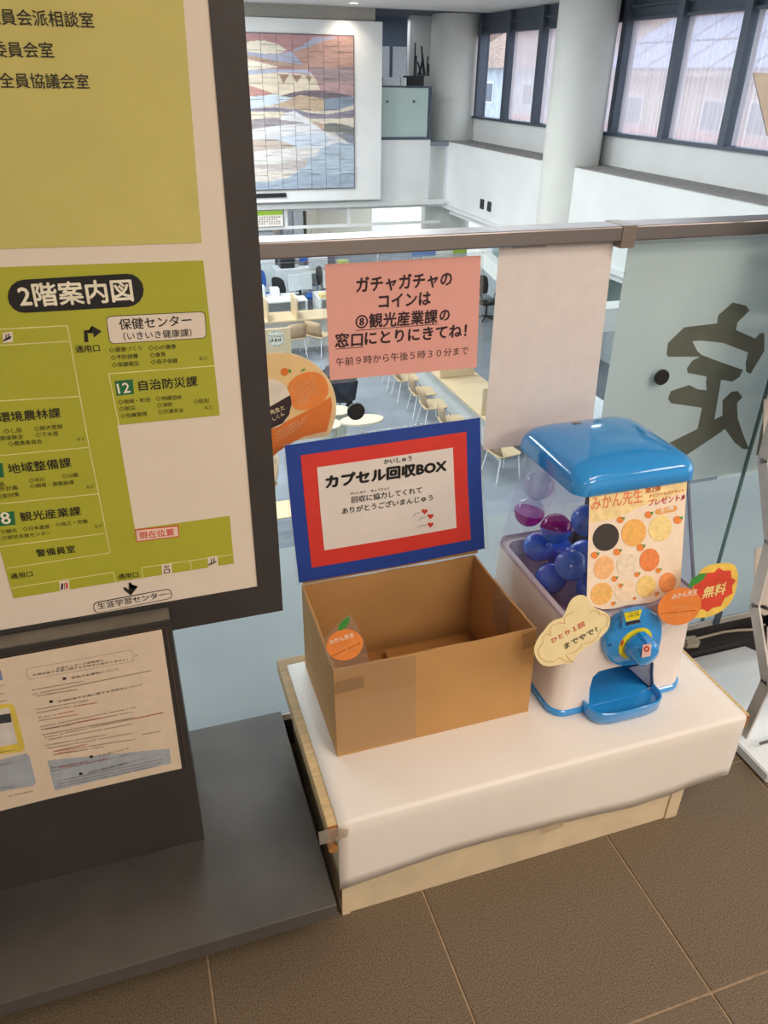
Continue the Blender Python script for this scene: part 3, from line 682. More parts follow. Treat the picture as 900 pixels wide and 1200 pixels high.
b = newbm(); lathe(b, at(*Z6(243, 463), PY(1.0095)), (0, -1, 0), [(0, .003), (.002, .003)], 10); obj('screw', b, mat('navy', (20, 50, 110)), gm)
# prize poster on the dome's front face
pn = Vector((0, -1, .0)); nrm = Vector((0, -(.808-.549), -(1.034-1.096))).normalized()  # face leans back
nrm = Vector((0, -.259, .062)).normalized()
DP = Plane(Vector((.9, 1.0312, .549)), nrm)
po = thing('prize_poster', 'cream prize poster with rows of round badge pictures on the machine\'s clear front', 'poster', at(745, 640, DP))
Z7 = lambda x, y: (640+x/5, 560+y/5)
flat('sheet', [Z7(253, 92), Z7(825, 5), Z7(820, 80), Z7(800, 400), Z7(785, 640), Z7(700, 690), Z7(620, 730), Z7(480, 745), Z7(400, 765), Z7(330, 770), Z7(236, 742), Z7(245, 400)], DP, mat('poster_cream', (246, 226, 204), .5, noise=.02), po, lift=.0006, th=.0005)
flat('header_band', [Z7(253, 94), Z7(825, 7), Z7(820, 80), Z7(560, 165), Z7(400, 240), Z7(258, 262)], DP, mat('header_yellow', (248, 220, 160), .5, noise=.08, scale=70), po, lift=.001)
text('みかん先生', Z7(262, 195), Z7(562, 142), DP, mat('coral_ink', (236, 110, 70)), po, bold=-.004, hs=1.35, lift=.0016)
text('第2弾', Z7(578, 92), Z7(668, 75), DP, mat('brick_ink', (190, 90, 50)), po, bold=.03, lift=.0016)
text('オリジナルマグネット', Z7(600, 118), Z7(805, 80), DP, mat('rust_ink', (216, 100, 60)), po, bold=.02, lift=.0016)
text('プレゼント♫', Z7(596, 165), Z7(808, 127), DP, mat('crimson_ink', (196, 60, 70)), po, bold=.03, lift=.0016)
flat('count_band', pillpx(*Z7(655, 198), *Z7(748, 178), 7), DP, mat('amber_band', (244, 176, 96)), po, lift=.0014)
text('全10種', Z7(665, 204), Z7(742, 186), DP, mat('white_ink', (252, 240, 226)), po, bold=.02, lift=.0018)
BG = [(348, 347, 77, 80, (58, 52, 50)), (512, 320, 72, 80, (246, 186, 100)), (667, 295, 68, 76, (248, 220, 150)), (337, 525, 60, 68, (247, 190, 130)), (470, 505, 58, 65, (240, 222, 196)), (603, 480, 58, 67, (240, 140, 80)),
      (323, 678, 64, 66, (244, 190, 110)), (458, 658, 58, 64, (250, 222, 190)), (583, 635, 58, 64, (248, 218, 140)), (708, 612, 50, 58, (246, 160, 100))]
for i, (x, y, rx, ry, c_) in enumerate(BG):
    P = [Z7(x+rx*math.cos(a), y+ry*math.sin(a)-.12*rx*math.cos(a)) for a in [2*math.pi*k/28 for k in range(28)]]
    flat('badge_picture', P, DP, mat('badge_%d' % i, c_, noise=.06, scale=120), po, lift=.0014)
for x, y, r_ in ((432, 245, 20), (597, 215, 21), (768, 245, 24), (282, 452, 21), (413, 433, 21), (550, 407, 22), (397, 590, 17), (530, 565, 15), (655, 541, 15), (390, 735, 12), (645, 678, 10), (515, 705, 9), (432, 630, 13)):
    P = [Z7(x+r_*math.cos(a), y+r_*math.sin(a)) for a in [2*math.pi*k/14 for k in range(14)]]
    oo = flat('little_orange', P, DP, ORANGE, po, lift=.0016)
    flat('leaf', [Z7(x+r_*.2, y-r_*.6), Z7(x+r_*1.3, y-r_*.9), Z7(x+r_*1.1, y+r_*.1), Z7(x+r_*.8, y-r_*.3)], DP, GREENP, po, lift=.002)
# capsules
WHC = glassmat('clear_capsule', (.9, .9, .95), 1.45, .02, .28, (225, 220, 240))
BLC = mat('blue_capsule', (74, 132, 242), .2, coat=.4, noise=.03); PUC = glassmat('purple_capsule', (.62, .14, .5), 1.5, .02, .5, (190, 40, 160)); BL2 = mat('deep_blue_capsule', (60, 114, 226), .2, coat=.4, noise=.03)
def capsule(c, r, top, bot, tilt, label):
    t_ = thing('toy_capsule', label, 'capsule', Vector(c)-Vector((0, 0, r)), 'toy capsules inside the machine')
    ax = Vector((math.sin(tilt[0])*math.cos(tilt[1]), math.sin(tilt[0])*math.sin(tilt[1]), math.cos(tilt[0])))
    for nm, sg_, m_ in (('upper_shell', 1, top), ('lower_shell', -1, bot)):
        b_ = newbm(); rr_ = r if sg_ > 0 else r*.985
        prof = [(sg_*rr_*math.sin(math.pi/2*k/9), rr_*math.cos(math.pi/2*k/9)) for k in range(9)]+[(sg_*rr_*.9995, .0006)]
        lathe(b_, c, ax, prof, 24, cap=False)
        if sg_ < 0: lathe(b_, c, ax, [(-.002, r*1.02), (.002, r*1.02)], 24, cap=False)
        obj(nm, b_, m_, t_, smooth=60)
    for q_ in range(4):   # air holes on the side facing the room
        d_ = (Vector((-.35+.14*q_, -.75, .55+.1*(q_ % 2)))).normalized()
        if top is BLC and bot is BLC: b_ = newbm(); lathe(b_, Vector(c)+d_*(r*.995), d_, [(0, .0011), (.0006, .0011)], 8); obj('air_hole', b_, DARK, t_)
    return t_
R_ = .0325
def cpos(px, py, y): return at(px, py, PY(y))
R_ = .0345
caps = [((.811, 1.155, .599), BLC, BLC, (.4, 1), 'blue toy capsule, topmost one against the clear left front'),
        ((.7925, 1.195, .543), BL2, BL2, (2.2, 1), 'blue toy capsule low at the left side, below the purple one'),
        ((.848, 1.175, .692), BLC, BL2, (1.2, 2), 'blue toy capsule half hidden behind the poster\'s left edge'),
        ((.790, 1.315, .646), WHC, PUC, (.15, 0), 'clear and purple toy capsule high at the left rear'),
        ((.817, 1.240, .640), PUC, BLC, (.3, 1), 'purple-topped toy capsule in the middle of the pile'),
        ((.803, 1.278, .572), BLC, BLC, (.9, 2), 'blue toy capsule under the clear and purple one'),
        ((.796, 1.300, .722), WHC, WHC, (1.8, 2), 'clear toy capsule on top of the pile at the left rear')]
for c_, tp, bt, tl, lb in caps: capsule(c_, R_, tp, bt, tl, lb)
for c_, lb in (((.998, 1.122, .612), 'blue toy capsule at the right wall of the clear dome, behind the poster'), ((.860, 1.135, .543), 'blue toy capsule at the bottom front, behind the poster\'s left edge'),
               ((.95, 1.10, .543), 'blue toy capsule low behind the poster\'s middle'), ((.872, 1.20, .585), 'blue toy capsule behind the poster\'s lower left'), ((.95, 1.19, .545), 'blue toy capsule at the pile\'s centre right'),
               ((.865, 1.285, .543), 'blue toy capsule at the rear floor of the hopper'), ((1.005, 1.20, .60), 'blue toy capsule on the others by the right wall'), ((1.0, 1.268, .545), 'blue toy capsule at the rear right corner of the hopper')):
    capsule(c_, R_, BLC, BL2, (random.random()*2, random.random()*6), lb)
# speech-bubble card and orange 'free' card
SP = PY(1.006)
Z9 = lambda x, y: (610+x/8.18, 690+y/8.18)
sp = thing('speech_bubble_card', 'cream cloud-shaped card with red and black handwriting at the machine\'s lower left', 'card', at(670, 740, SP))
flat('card', smoothpoly([Z9(*p) for p in ((120, 600), (145, 510), (195, 430), (225, 400), (265, 340), (330, 295), (400, 285), (435, 210), (475, 110), (540, 62), (605, 58), (645, 90), (680, 165), (740, 195), (825, 225), (862, 290), (845, 380), (790, 440), (745, 490), (660, 545), (590, 590), (520, 655), (512, 705), (440, 710), (350, 730), (250, 745), (180, 715))], 2), SP, CREAM, sp, lift=.0008, th=.0012)
lines('cloud_outline', [[Z9(*p) for p in ((370, 655), (320, 695), (240, 695), (180, 650), (165, 580), (215, 510), (205, 470), (240, 430), (290, 440), (275, 400), (300, 350), (360, 320), (420, 330), (415, 280), (450, 240), (510, 215))],
                        [Z9(*p) for p in ((655, 235), (690, 205), (740, 210), (755, 245), (810, 245), (838, 290), (820, 350), (770, 385), (740, 450), (680, 505), (610, 520))],
                        [Z9(*p) for p in ((590, 515), (570, 560), (520, 600), (440, 625))], [Z9(*p) for p in ((370, 655), (430, 690), (505, 697), (465, 675), (430, 625))]], SP, mat('ochre_ink', (214, 160, 84)), sp, w=.0011, lift=.0014)
text('ひとり１回', Z9(300, 520), Z9(612, 352), SP, REDI, sp, bold=.02, lift=.0016)
text('までやで！', Z9(425, 575), Z9(735, 408), SP, INK, sp, bold=.02, lift=.0016)
FPn = PY(.995)
Z10 = lambda x, y: (770+x/8.18, 640+y/8.18)
fr = thing('free_card', 'orange and yellow cut-out card with a red starburst beside the knob', 'card', at(815, 710, FPn))
flat('yellow_card', smoothpoly([Z10(*p) for p in ((330, 420), (400, 250), (470, 193), (560, 170), (700, 160), (760, 195), (778, 290), (765, 385), (735, 490), (675, 580), (590, 640), (500, 678), (390, 690), (300, 690))], 1), FPn, YELLOW, fr, lift=.0002, th=.0012)
flat('red_starburst', [Z10(*p) for p in ((470, 255), (545, 250), (590, 205), (640, 235), (705, 230), (712, 300), (752, 325), (718, 380), (722, 450), (645, 498), (608, 572), (530, 590), (482, 628), (440, 602), (390, 605), (345, 500), (350, 375))], FPn, mat('starburst_red', (224, 74, 52)), fr, lift=.0008)
text('無料', Z10(425, 505), Z10(640, 455), FPn, mat('pale_yellow_letter', (250, 226, 150)), fr, bold=.03, lift=.0014, hs=1.15)
orange(FPn, fr, 210, 573, 215, 172, -.42, .0020, Z10, [(285, 385), (325, 312), (400, 260), (470, 253), (440, 312), (370, 362), (300, 385)], (130, 508), (372, 455), (30, 645), (362, 612))

# ------------------------------------------------------------------ things on the glass
GP = PY(1.411)
pk = thing('pink_notice', 'pink laminated notice with five lines of black lettering taped on the glass', 'notice', at(470, 370, GP))
ZA = lambda x, y: (300+x/3.214, 270+y/3.214)
flat('laminate', [ZA(245, 122), ZA(858, 82), ZA(850, 510), ZA(262, 582)], GP, FILM, pk, lift=.0006)
flat('pink_sheet', [ZA(258, 128), ZA(846, 94), ZA(830, 515), ZA(278, 564)], GP, PINK, pk, lift=.0014)
TP = lambda s_, a, c, bo=.01, hs=1: text(s_, ZA(*a), ZA(*c), GP, mat('plum_ink', (50, 26, 34)), pk, bold=bo, lift=.002, hs=hs)
TP('ガチャガチャの', (378, 235), (735, 208), .04, 1.1); TP('コインは', (462, 292), (655, 278), .04, 1.1); TP('⑧観光産業課', (375, 370), (680, 349), .035, 1.05); TP('の', (690, 340), (727, 337), .04, 1.1)
TP('窓口', (298, 440), (400, 434), .035); TP('にとりにきてね！', (410, 430), (790, 398), .04); TP('午前９時から午後５時３０分まで', (300, 512), (797, 466), .004)
lines('underline', [[ZA(374, 376), ZA(682, 352)], [ZA(298, 446), ZA(402, 438)]], GP, mat('plum_ink'), pk, w=.0013, lift=.002)
gp = thing('portrait_poster', 'tall plain beige paper poster taped on the glass behind the machine', 'poster', at(640, 500, GP))
flat('paper', [(585, 287.5), (719, 281), (692, 512), (566, 527)], GP, mat('poster_beige', (230, 220, 216), .6, noise=.015), gp, lift=.0012, th=.0008)
flat('top_tape', [(600, 281), (640, 279), (640, 289), (600, 291)], GP, TAPE, gp, lift=.0022)
# banner behind the glass with one brushed character
BN = PY(1.4285)
bn = thing('calligraphy_banner', 'wide pale grey banner with a large dark brushed character behind the right glass', 'banner', (1.5, 1.43, .6))
b = newbm(); p0 = at(738, 279, BN); p1 = at(704, 500, BN)
prism(b, [(p0.x, 1.4285, 1.206), (p1.x, 1.4285, .59), (2.6, 1.4285, .59), (2.6, 1.4285, 1.206)], (0, .001, 0)); obj('cloth', b, translucent(mat('banner_grey', (230, 237, 238), .7, noise=.02, scale=3), .35), bn)
ZB = lambda x, y: (560+x/2.647, 260+y/2.647); ZC = lambda x, y: (740+x/5.625, 380+y/5.625)
GI = translucent(mat('banner_ink', (140, 140, 128), .7, noise=.04, scale=20), .3)
b = newbm()
for pts in ([ZB(*p) for p in ((585, 410), (590, 375), (640, 327), (742, 315), (745, 290), (790, 250), (832, 260), (842, 275), (805, 312), (800, 335), (860, 362), (875, 345), (888, 345), (888, 400), (845, 472), (832, 465), (830, 440), (838, 405), (760, 375), (690, 368), (665, 370), (680, 400), (700, 418), (590, 418))],
            [ZC(*p) for p in ((365, 290), (400, 240), (470, 205), (590, 250), (735, 300), (710, 350), (660, 378), (590, 365), (545, 630), (600, 600), (600, 500), (660, 445), (700, 440), (730, 480), (695, 520), (700, 620), (740, 740), (775, 825), (730, 820), (680, 780), (615, 690), (560, 730), (380, 850), (330, 880), (230, 790), (435, 690), (465, 550), (260, 520), (240, 490), (260, 440), (380, 400), (440, 430), (495, 435), (490, 380), (497, 345), (370, 320))],
            [(886, 533), (889, 534), (905, 510), (925, 440), (900, 470), (891, 505)]):
    prism(b, on(BN, pts, .0006), (0, .0004, 0))
obj('brushed_character', b, GI, bn)
# round paper fan
fc = at(324, 483, GP)
fn = thing('paper_fan', 'round orange and cream paper fan on the glass beside the guide board', 'fan', fc)
FR = .1235
cx_, cz_ = fc.x, fc.z
def disc(name, r, m, lift, y=1.411, c=(0, 0), a0=0, a1=360, n=48, close=None):
    b_ = newbm(); P = [(cx_+c[0]+r*math.cos(math.radians(a0+(a1-a0)*k/n)), y-lift, cz_+c[1]+r*math.sin(math.radians(a0+(a1-a0)*k/n))) for k in range(n+(0 if a1-a0 == 360 else 1))]
    prism(b_, P, (0, .0005, 0)); return obj(name, b_, m, fn)
disc('fan_rim', FR, mat('fan_rim', (236, 214, 176)), .0012, a0=-32, a1=215)
disc('fan_paper', FR-.003, mat('fan_cream', (240, 204, 146), .55, noise=.05, scale=8), .002, a0=-30, a1=213)
ZF = lambda x, y: (290+x/6.923, 400+y/6.923)
flat('orange_band', [ZF(*p) for p in ((100, 760), (400, 600), (540, 530), (673, 445), (684, 520), (672, 610), (640, 725), (560, 742), (450, 770), (340, 830), (250, 890), (210, 925), (100, 950))], GP, ORANGE2, fn, lift=.0028)
flat('orange_fruit', smoothpoly([ZF(*p) for p in ((318, 350), (400, 270), (520, 235), (610, 270), (655, 360), (650, 440), (580, 520), (450, 560), (370, 540), (345, 460))], 1), GP, ORANGE, fn, lift=.0030)
flat('brand_disc', [ZF(190+162*math.cos(a), 500+200*math.sin(a)) for a in [2*math.pi*k/30 for k in range(30)]], GP, mat('pale_sand', (236, 224, 206)), fn, lift=.0034)
flat('dark_half_disc', [ZF(*p) for p in ((60, 590), (180, 525), (345, 430), (355, 500), (335, 590), (280, 660), (195, 700), (60, 700))], GP, mat('dark_brown_print', (52, 36, 40)), fn, lift=.0038)
text('先生と', ZF(190, 590), ZF(300, 545), GP, CREAM, fn, bold=.02, lift=.0042); text('しくん', ZF(210, 640), ZF(300, 590), GP, CREAM, fn, bold=.02, lift=.0042)
flat('little_orange', [ZF(300+32*math.cos(a), 243+32*math.sin(a)) for a in [2*math.pi*k/16 for k in range(16)]], GP, ORANGE2, fn, lift=.0034)
flat('leaf', [ZF(325, 222), ZF(350, 225), ZF(352, 250), ZF(335, 245)], GP, GREENP, fn, lift=.0038); flat('leaf', [ZF(432, 240), ZF(445, 222), ZF(472, 214), ZF(455, 235)], GP, GREENP, fn, lift=.0038)
b = newbm()
for i in range(9): micro(b, ZF(350+i*9, 385+i*19), ZF(540+i*8 if i < 6 else 500, 275+i*26), GP, .0022, 10, 80+i, .0042)
for i in range(4): micro(b, ZF(230, 740+i*24), ZF(490-i*20, 600+i*30), GP, .0026, 14, 90+i, .0042)
obj('fine_print', b, mat('fan_pale_ink', (250, 214, 170)), fn)
b = newbm()
hub = Vector((cx_-.02, 1.4095, cz_-.16))
for k in range(30):
    a = math.radians(38+k*3.3); d = Vector((math.cos(a), 0, math.sin(a)))
    s0 = hub+d*.05; s1 = hub+d*(.125)
    bar(b, s0, s1, .0008, .0006, (0, 1, 0))
obj('ribs', b, mat('fan_ribs', (232, 232, 226)), fn)

# ------------------------------------------------------------------ folding catalogue stand on the right
st = thing('catalogue_stand', 'folding aluminium catalogue stand with a glossy white base at right', 'stand', (1.46, 1.13, 0))
b = newbm(); prism(b, [(1.312, .925, .004), (1.66, .925, .004), (1.66, 1.24, .004), (1.60, 1.345, .004), (1.312, 1.345, .004)], (0, 0, .03)); bmesh.ops.bevel(b, geom=b.edges[:], offset=.003, segments=2, affect='EDGES')
obj('base_plate', b, mat('glossy_white_plate', (240, 244, 247), .12, noise=.03, scale=5), st)
nodes = [(1.045, .045), (1.03, .236), (1.13, .398), (1.141, .57), (1.226, .742), (1.23, .93), (1.28, 1.12), (1.30, 1.3), (1.345, 1.50)]
for X in (1.333, 1.655):
    for (ya, za), (yb, zb_) in zip(nodes, nodes[1:]):
        b = newbm(); bar(b, (X, ya, za), (X, yb, zb_), .006, .03, (0, 1, 0)); obj('side_bar', b, ALU, st)
    for ya, za in nodes[1:-1]:
        b = newbm(); lathe(b, (X-.003, ya, za), (-1, 0, 0), [(0, .006), (.002, .006), (.003, .004)], 12); obj('screw', b, STEEL, st)
TANP = mat('tan_tray', (196, 186, 176), .5)
for (ya, za) in ((1.03, .236), (1.13, .398), (1.226, .742), (1.23, .93), (1.28, 1.12)):
    b = newbm(); prism(b, [(1.338, ya+.004, za-.01), (1.65, ya+.004, za-.01), (1.65, ya+.05, za+.13), (1.338, ya+.05, za+.13)], (0, .002, 0)); prism(b, [(1.338, ya-.03, za-.012), (1.65, ya-.03, za-.012), (1.65, ya+.004, za-.012), (1.338, ya+.004, za-.012)], (0, 0, .002)); obj('tray', b, TANP, st)
b = newbm(); prism(b, [at(883, 86, PY(1.345)), at(900, 160, PY(1.32)), at(900, 160, PY(1.32))+Vector((.5, 0, 0)), at(883, 86, PY(1.345))+Vector((.5, 0, 0))], (0, .004, .001)); lt_ = at(891, 133, PY(1.333)); obj('top_tray', b, TANP, st)
b = newbm(); lathe(b, at(895, 715, PX(1.36)), (-1, -.6, 0), [(0, .014), (.006, .012)], 16); obj('black_stop', b, BLACKP, st)
b = newbm(); tube(b, [(1.345, 1.0, .055), (1.64, 1.0, .055)], .004, 8); obj('cross_rod', b, STEEL, st)
# power cable and plug
b = newbm(); tube(b, [at(795, 752, PZ(.055)), at(812, 749.5, PZ(.055)), at(830, 745, PZ(.055)), at(848, 740.5, PZ(.055)), at(865, 738.5, PZ(.055)), at(880, 738, PZ(.055)), Vector((1.706, 1.39, .055))], .0045, 10)
t = obj('power_cable', b, mat('beige_cable', (206, 192, 170), .5), None, smooth=True); tag(t, 'beige power cable lying on the dark ledge right of the machine', 'cable')
c = at(811, 752, PZ(.066)); b = newbm(); bar(b, c+Vector((-.03, .004, 0)), c+Vector((.018, -.003, 0)), .034, .028); bmesh.ops.bevel(b, geom=b.edges[:], offset=.006, segments=2, affect='EDGES'); t = obj('power_plug', b, mat('beige_cable'), None, smooth=True); tag(t, 'beige plug connector on the dark ledge behind the table\'s right edge', 'plug')
t = obj('black_box', B(1.713, 1.85, 1.352, 1.40, .0505, .15, bev=.003), BLACKP); tag(t, 'small black box on the dark ledge behind the folding stand', 'box')
struct('trim_3', B(1.17, 3.6, 1.348, 1.4015, .0, .05), DARKM)

# ------------------------------------------------------------------ atrium shell
ZL = -4.0
struct('floor_1', B(-6, 13, 2.3, 28, ZL-.1, ZL), CARPET)
struct('ceiling_1', B(-6, 10.2, 1.46, 20.45, 2.87, 3.1), CEIL)
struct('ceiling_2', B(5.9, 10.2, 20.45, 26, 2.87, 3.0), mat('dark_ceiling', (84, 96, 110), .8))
struct('wall_left_1', B(-6.2, -6, 1.4, 28, ZL, 3.1), WALLW)
# far wall pieces
b = newbm(); box(b, -6, 6.45, 20.5, 20.7, -1.45, 2.87); box(b, 6.45, 8.0, 20.5, 20.7, -1.45, .07); struct('wall_far', b, WALLW)
struct('wall_far_5', B(8.61, 9.6, 22.51, 22.7, -1.46, 2.87), WALLW)
b = newbm(); box(b, 8.0, 8.6, 22.3, 22.5, -1.46, 2.87); struct('wall_far_2', b, WALLW)
struct('trim_4', B(-6, 8.45, 20.42, 20.5, -1.5, -1.38), WALLW)
struct('trim_5', B(3.0, 6.45, 20.44, 20.5, 2.62, 2.87), mat('taupe_bulkhead', (186, 180, 170), .8))
# recess office under the mural wall
struct('wall_far_3', B(-6, 13, 27, 27.2, ZL, -1.45), mat('cream_wall', (232, 226, 208), .8))
struct('ceiling_3', B(-6, 8.6, 20.71, 27, -1.6, -1.46), CEIL)
# small room behind the upper glass: back wall with pale blinds
rm = struct('wall_far_4', B(5.9, 8.6, 23.6, 23.7, 0, 2.87), mat('dusk_blue_wall', (104, 118, 136), .8))
struct('floor_2', B(5.9, 8.6, 20.7, 23.6, -.1, 0), CARPET)
struct('wall_side', B(5.8, 5.9, 20.71, 23.6, 0, 2.87), WALLW)
BLD = mat('pale_blind', (206, 210, 216), .8)
for x0_, x1_ in ((7.42, 8.05), (8.15, 8.55)):
    k_ = obj('blind', B(x0_-.2, x1_-.2, 23.52, 23.58, .4, 2.2), BLD); tag(k_, 'pale vertical blind %s in the small room above the far glass rail' % ('at left' if x0_ < 8 else 'at right'), 'blind', None)
# far glass rail
fr_ = thing('far_glass_rail', 'small frosted glass balustrade panel to the right of the mural', 'railing', (7.2, 20.5, .07))
b = newbm(); box(b, 6.57, 7.99, 20.5, 20.56, 1.24, 1.28); box(b, 7.92, 7.99, 20.5, 20.56, .1, 1.24); box(b, 6.57, 7.99, 20.48, 20.56, .0705, .12); obj('frame', b, DGREY, fr_)
obj('glass_pane', B(6.57, 7.9, 20.51, 20.53, .13, 1.235), FROST, fr_)
for p in ((454, 119), (485, 119)):
    b = newbm(); lathe(b, at(*p, PY(20.495)), (0, 1, 0), [(0, .03), (.012, .03)], 12); obj('disc', b, DGREY, fr_)
def simple(name, args, m, label, cat, group=None, bev=0):
    o_ = obj(name, B(*args, bev=bev), m); return tag(o_, label, cat, group)
a = at(449, 97.5, PY(20.9)); c = at(469, 97.5, PY(20.9))
simple('storage_box', (a.x, c.x, 20.9, 21.2, 1.051, 1.46), mat('box_white', (232, 234, 238)), 'white storage box behind the far glass rail beside the mural', 'box')
simple('yellow_label_box', (c.x+.02, c.x+.17, 20.9, 21.1, 1.051, 1.46), mat('box_white'), 'small white box with yellow label next to the white storage box', 'box')
simple('yellow_label', (c.x+.04, c.x+.15, 20.89, 20.899, 1.1, 1.28), mat('label_yellow'), 'yellow label on the small white box behind the far rail', 'label')
simple('black_crate', (7.52, 7.95, 21.0, 21.4, 1.051, 1.5), BLACKP, 'black crate behind the far glass rail near the column', 'crate')
b = newbm()
for i in range(9):
    x_ = 7.75+i*.05; bar(b, (x_, 21.2, 1.5), (x_+random.uniform(-.15, .1), 21.2, 1.75+random.random()*.5), .03, .03)
t = obj('stacked_music_stands', b, BLACKP); tag(t, 'dark tangle of folded stands on top of the black crate', 'stands')
simple('storage_table', (6.5, 7.96, 20.85, 21.5, .0, 1.05), DGREY, 'dark cabinet carrying boxes behind the far glass rail', 'cabinet')

# mural
mp = at(283, 18.9, PY(20.2))
mb = thing('mural', 'large relief mural of tiles with layered mountains, sun and clouds on white backing', 'mural', (4.5, 20.3, -1.3))
obj('backing_panel', B(1.2, 6.56, 20.22, 20.498, -1.3, 2.59), WHITE, mb)
def mural_uv(x, y): # zoom pixel -> mural x,z
    p = at(280+x/6, 30+y/6, PY(20.2)); return p.x, p.z
MU = [((200, 130, 128), [(0, 40), (820, 70), (820, 500), (0, 500)]),
      ((200, 142, 122), [(370, 180), (480, 150), (590, 110), (700, 85), (820, 75), (820, 290), (640, 298), (480, 292), (440, 260)]),
      ((166, 170, 198), [(0, 170), (200, 200), (300, 195), (370, 180), (450, 135), (530, 78), (700, 82), (590, 110), (480, 155), (370, 185), (450, 275), (300, 255), (0, 200)]),
      ((234, 218, 186), [(0, 130), (90, 108), (180, 105), (270, 130), (340, 175), (280, 195), (180, 198), (0, 175)]),
      ((192, 152, 118), [(0, 195), (150, 225), (300, 258), (480, 285), (485, 302), (300, 285), (0, 220)]),
      ((236, 222, 190), [(0, 222), (280, 290), (180, 305), (0, 318)]),
      ((168, 178, 204), [(0, 318), (180, 308), (300, 308), (480, 312), (515, 345), (400, 330), (280, 328), (0, 352)]),
      ((166, 136, 140), [(480, 290), (640, 300), (820, 285), (820, 400), (580, 400), (540, 370)]),
      ((192, 144, 142), [(550, 390), (820, 395), (820, 500), (600, 470), (565, 450)]),
      ((228, 206, 172), [(0, 352), (280, 330), (510, 345), (545, 390), (570, 450), (450, 462), (300, 490), (0, 500)]),
      ((176, 130, 96), [(275, 340), (350, 345), (310, 410)]), ((176, 130, 96), [(370, 345), (440, 350), (405, 405)]), ((176, 130, 96), [(465, 350), (515, 355), (490, 400)]),
      ((206, 132, 116), [(0, 400), (60, 415), (240, 478), (180, 492), (0, 500)]),
      ((190, 208, 222), [(0, 500), (180, 492), (250, 482), (380, 515), (260, 550), (0, 600)]),
      ((122, 104, 114), [(290, 495), (370, 470), (450, 458), (540, 456), (650, 462), (800, 495), (700, 515), (560, 518), (400, 510)]),
      ((200, 164, 126), [(230, 560), (330, 530), (430, 485), (595, 515), (598, 598), (500, 605), (400, 585)]),
      ((126, 144, 168), [(595, 515), (820, 495), (800, 560), (700, 590), (598, 600)]),
      ((224, 208, 176), [(0, 605), (400, 590), (600, 610), (700, 605), (820, 560), (820, 700), (500, 680), (300, 660), (0, 660)]),
      ((140, 130, 150), [(0, 590), (250, 572), (400, 588), (500, 615), (620, 622), (820, 588), (820, 648), (620, 655), (500, 652), (400, 620), (300, 605), (100, 605)]),
      ((160, 148, 150), [(0, 665), (180, 650), (380, 650), (480, 690), (300, 700), (0, 740)]),
      ((216, 216, 218), [(280, 660), (330, 610), (390, 598), (480, 660), (600, 745), (700, 790), (820, 850), (820, 900), (0, 900), (0, 740), (300, 700), (480, 685)]),
      ((196, 158, 128), [(500, 665), (600, 690), (600, 745)]),
      ((126, 128, 118), [(600, 690), (650, 683), (720, 690), (820, 720), (820, 770), (700, 752), (600, 745)]),
      ((134, 134, 156), [(670, 755), (820, 765), (820, 840), (780, 830)]),
      ((190, 206, 224), [(0, 800), (200, 795), (400, 765), (600, 748), (640, 800), (600, 845), (400, 855), (0, 890)]),
      ((196, 174, 156), [(90, 800), (250, 798), (330, 820), (410, 855), (90, 890)]),
      ((216, 212, 204), [(0, 890), (400, 860), (570, 860), (540, 925), (400, 945), (300, 968), (0, 980)]),
      ((168, 190, 210), [(570, 860), (700, 820), (820, 830), (820, 1160), (0, 1160), (0, 980), (300, 970), (480, 930), (540, 920)]),
      ((190, 178, 172), [(100, 975), (300, 970), (490, 935), (470, 990), (400, 1020), (240, 1005), (100, 1005)]),
      ((214, 204, 188), [(0, 1005), (240, 1008), (350, 1018), (420, 1020), (350, 1068), (200, 1100), (0, 1098)]),
      ((150, 172, 196), [(0, 1100), (200, 1102), (350, 1072), (430, 1022), (600, 1050), (820, 1035), (820, 1160), (0, 1160)])]
MUW = [(c_, [mural_uv(*p) for p in P]) for c_, P in MU]
def inside(x, z, P):
    r_ = False; j = len(P)-1
    for i in range(len(P)):
        if (P[i][1] > z) != (P[j][1] > z) and x < (P[j][0]-P[i][0])*(z-P[i][1])/(P[j][1]-P[i][1])+P[i][0]: r_ = not r_
        j = i
    return r_
def mcol(x, z):
    for c_, P in reversed(MUW):
        if inside(x, z, P): g_ = sum(c_)/3; return lin(tuple(g_+(v-g_)*.62 for v in c_))
    return lin((205, 196, 184))
mm_ = bpy.data.materials.new('glazed_relief_tile'); mm_.use_nodes = True; N = mm_.node_tree.nodes; Lk = mm_.node_tree.links
at_ = N.new('ShaderNodeAttribute'); at_.attribute_name = 'glaze'; bsdf = N['Principled BSDF']; bsdf.inputs['Roughness'].default_value = .6
tc = N.new('ShaderNodeTexCoord'); wv = N.new('ShaderNodeTexNoise'); wv.inputs['Scale'].default_value = 3.2; wv.inputs['Detail'].default_value = 5
mpn = N.new('ShaderNodeMapping'); mpn.inputs['Scale'].default_value = (1, 1, 3.5); Lk.new(tc.outputs['Object'], mpn.inputs[0]); Lk.new(mpn.outputs[0], wv.inputs['Vector'])
mx = N.new('ShaderNodeMix'); mx.data_type = 'RGBA'; mx.blend_type = 'MULTIPLY'; mx.inputs[0].default_value = .25
rp = N.new('ShaderNodeValToRGB'); rp.color_ramp.elements[0].position = .42; rp.color_ramp.elements[0].color = (.5, .48, .48, 1); rp.color_ramp.elements[1].position = .52
Lk.new(wv.outputs['Fac'], rp.inputs[0]); Lk.new(at_.outputs['Color'], mx.inputs[6]); Lk.new(rp.outputs[0], mx.inputs[7]); Lk.new(mx.outputs[2], bsdf.inputs['Base Color'])
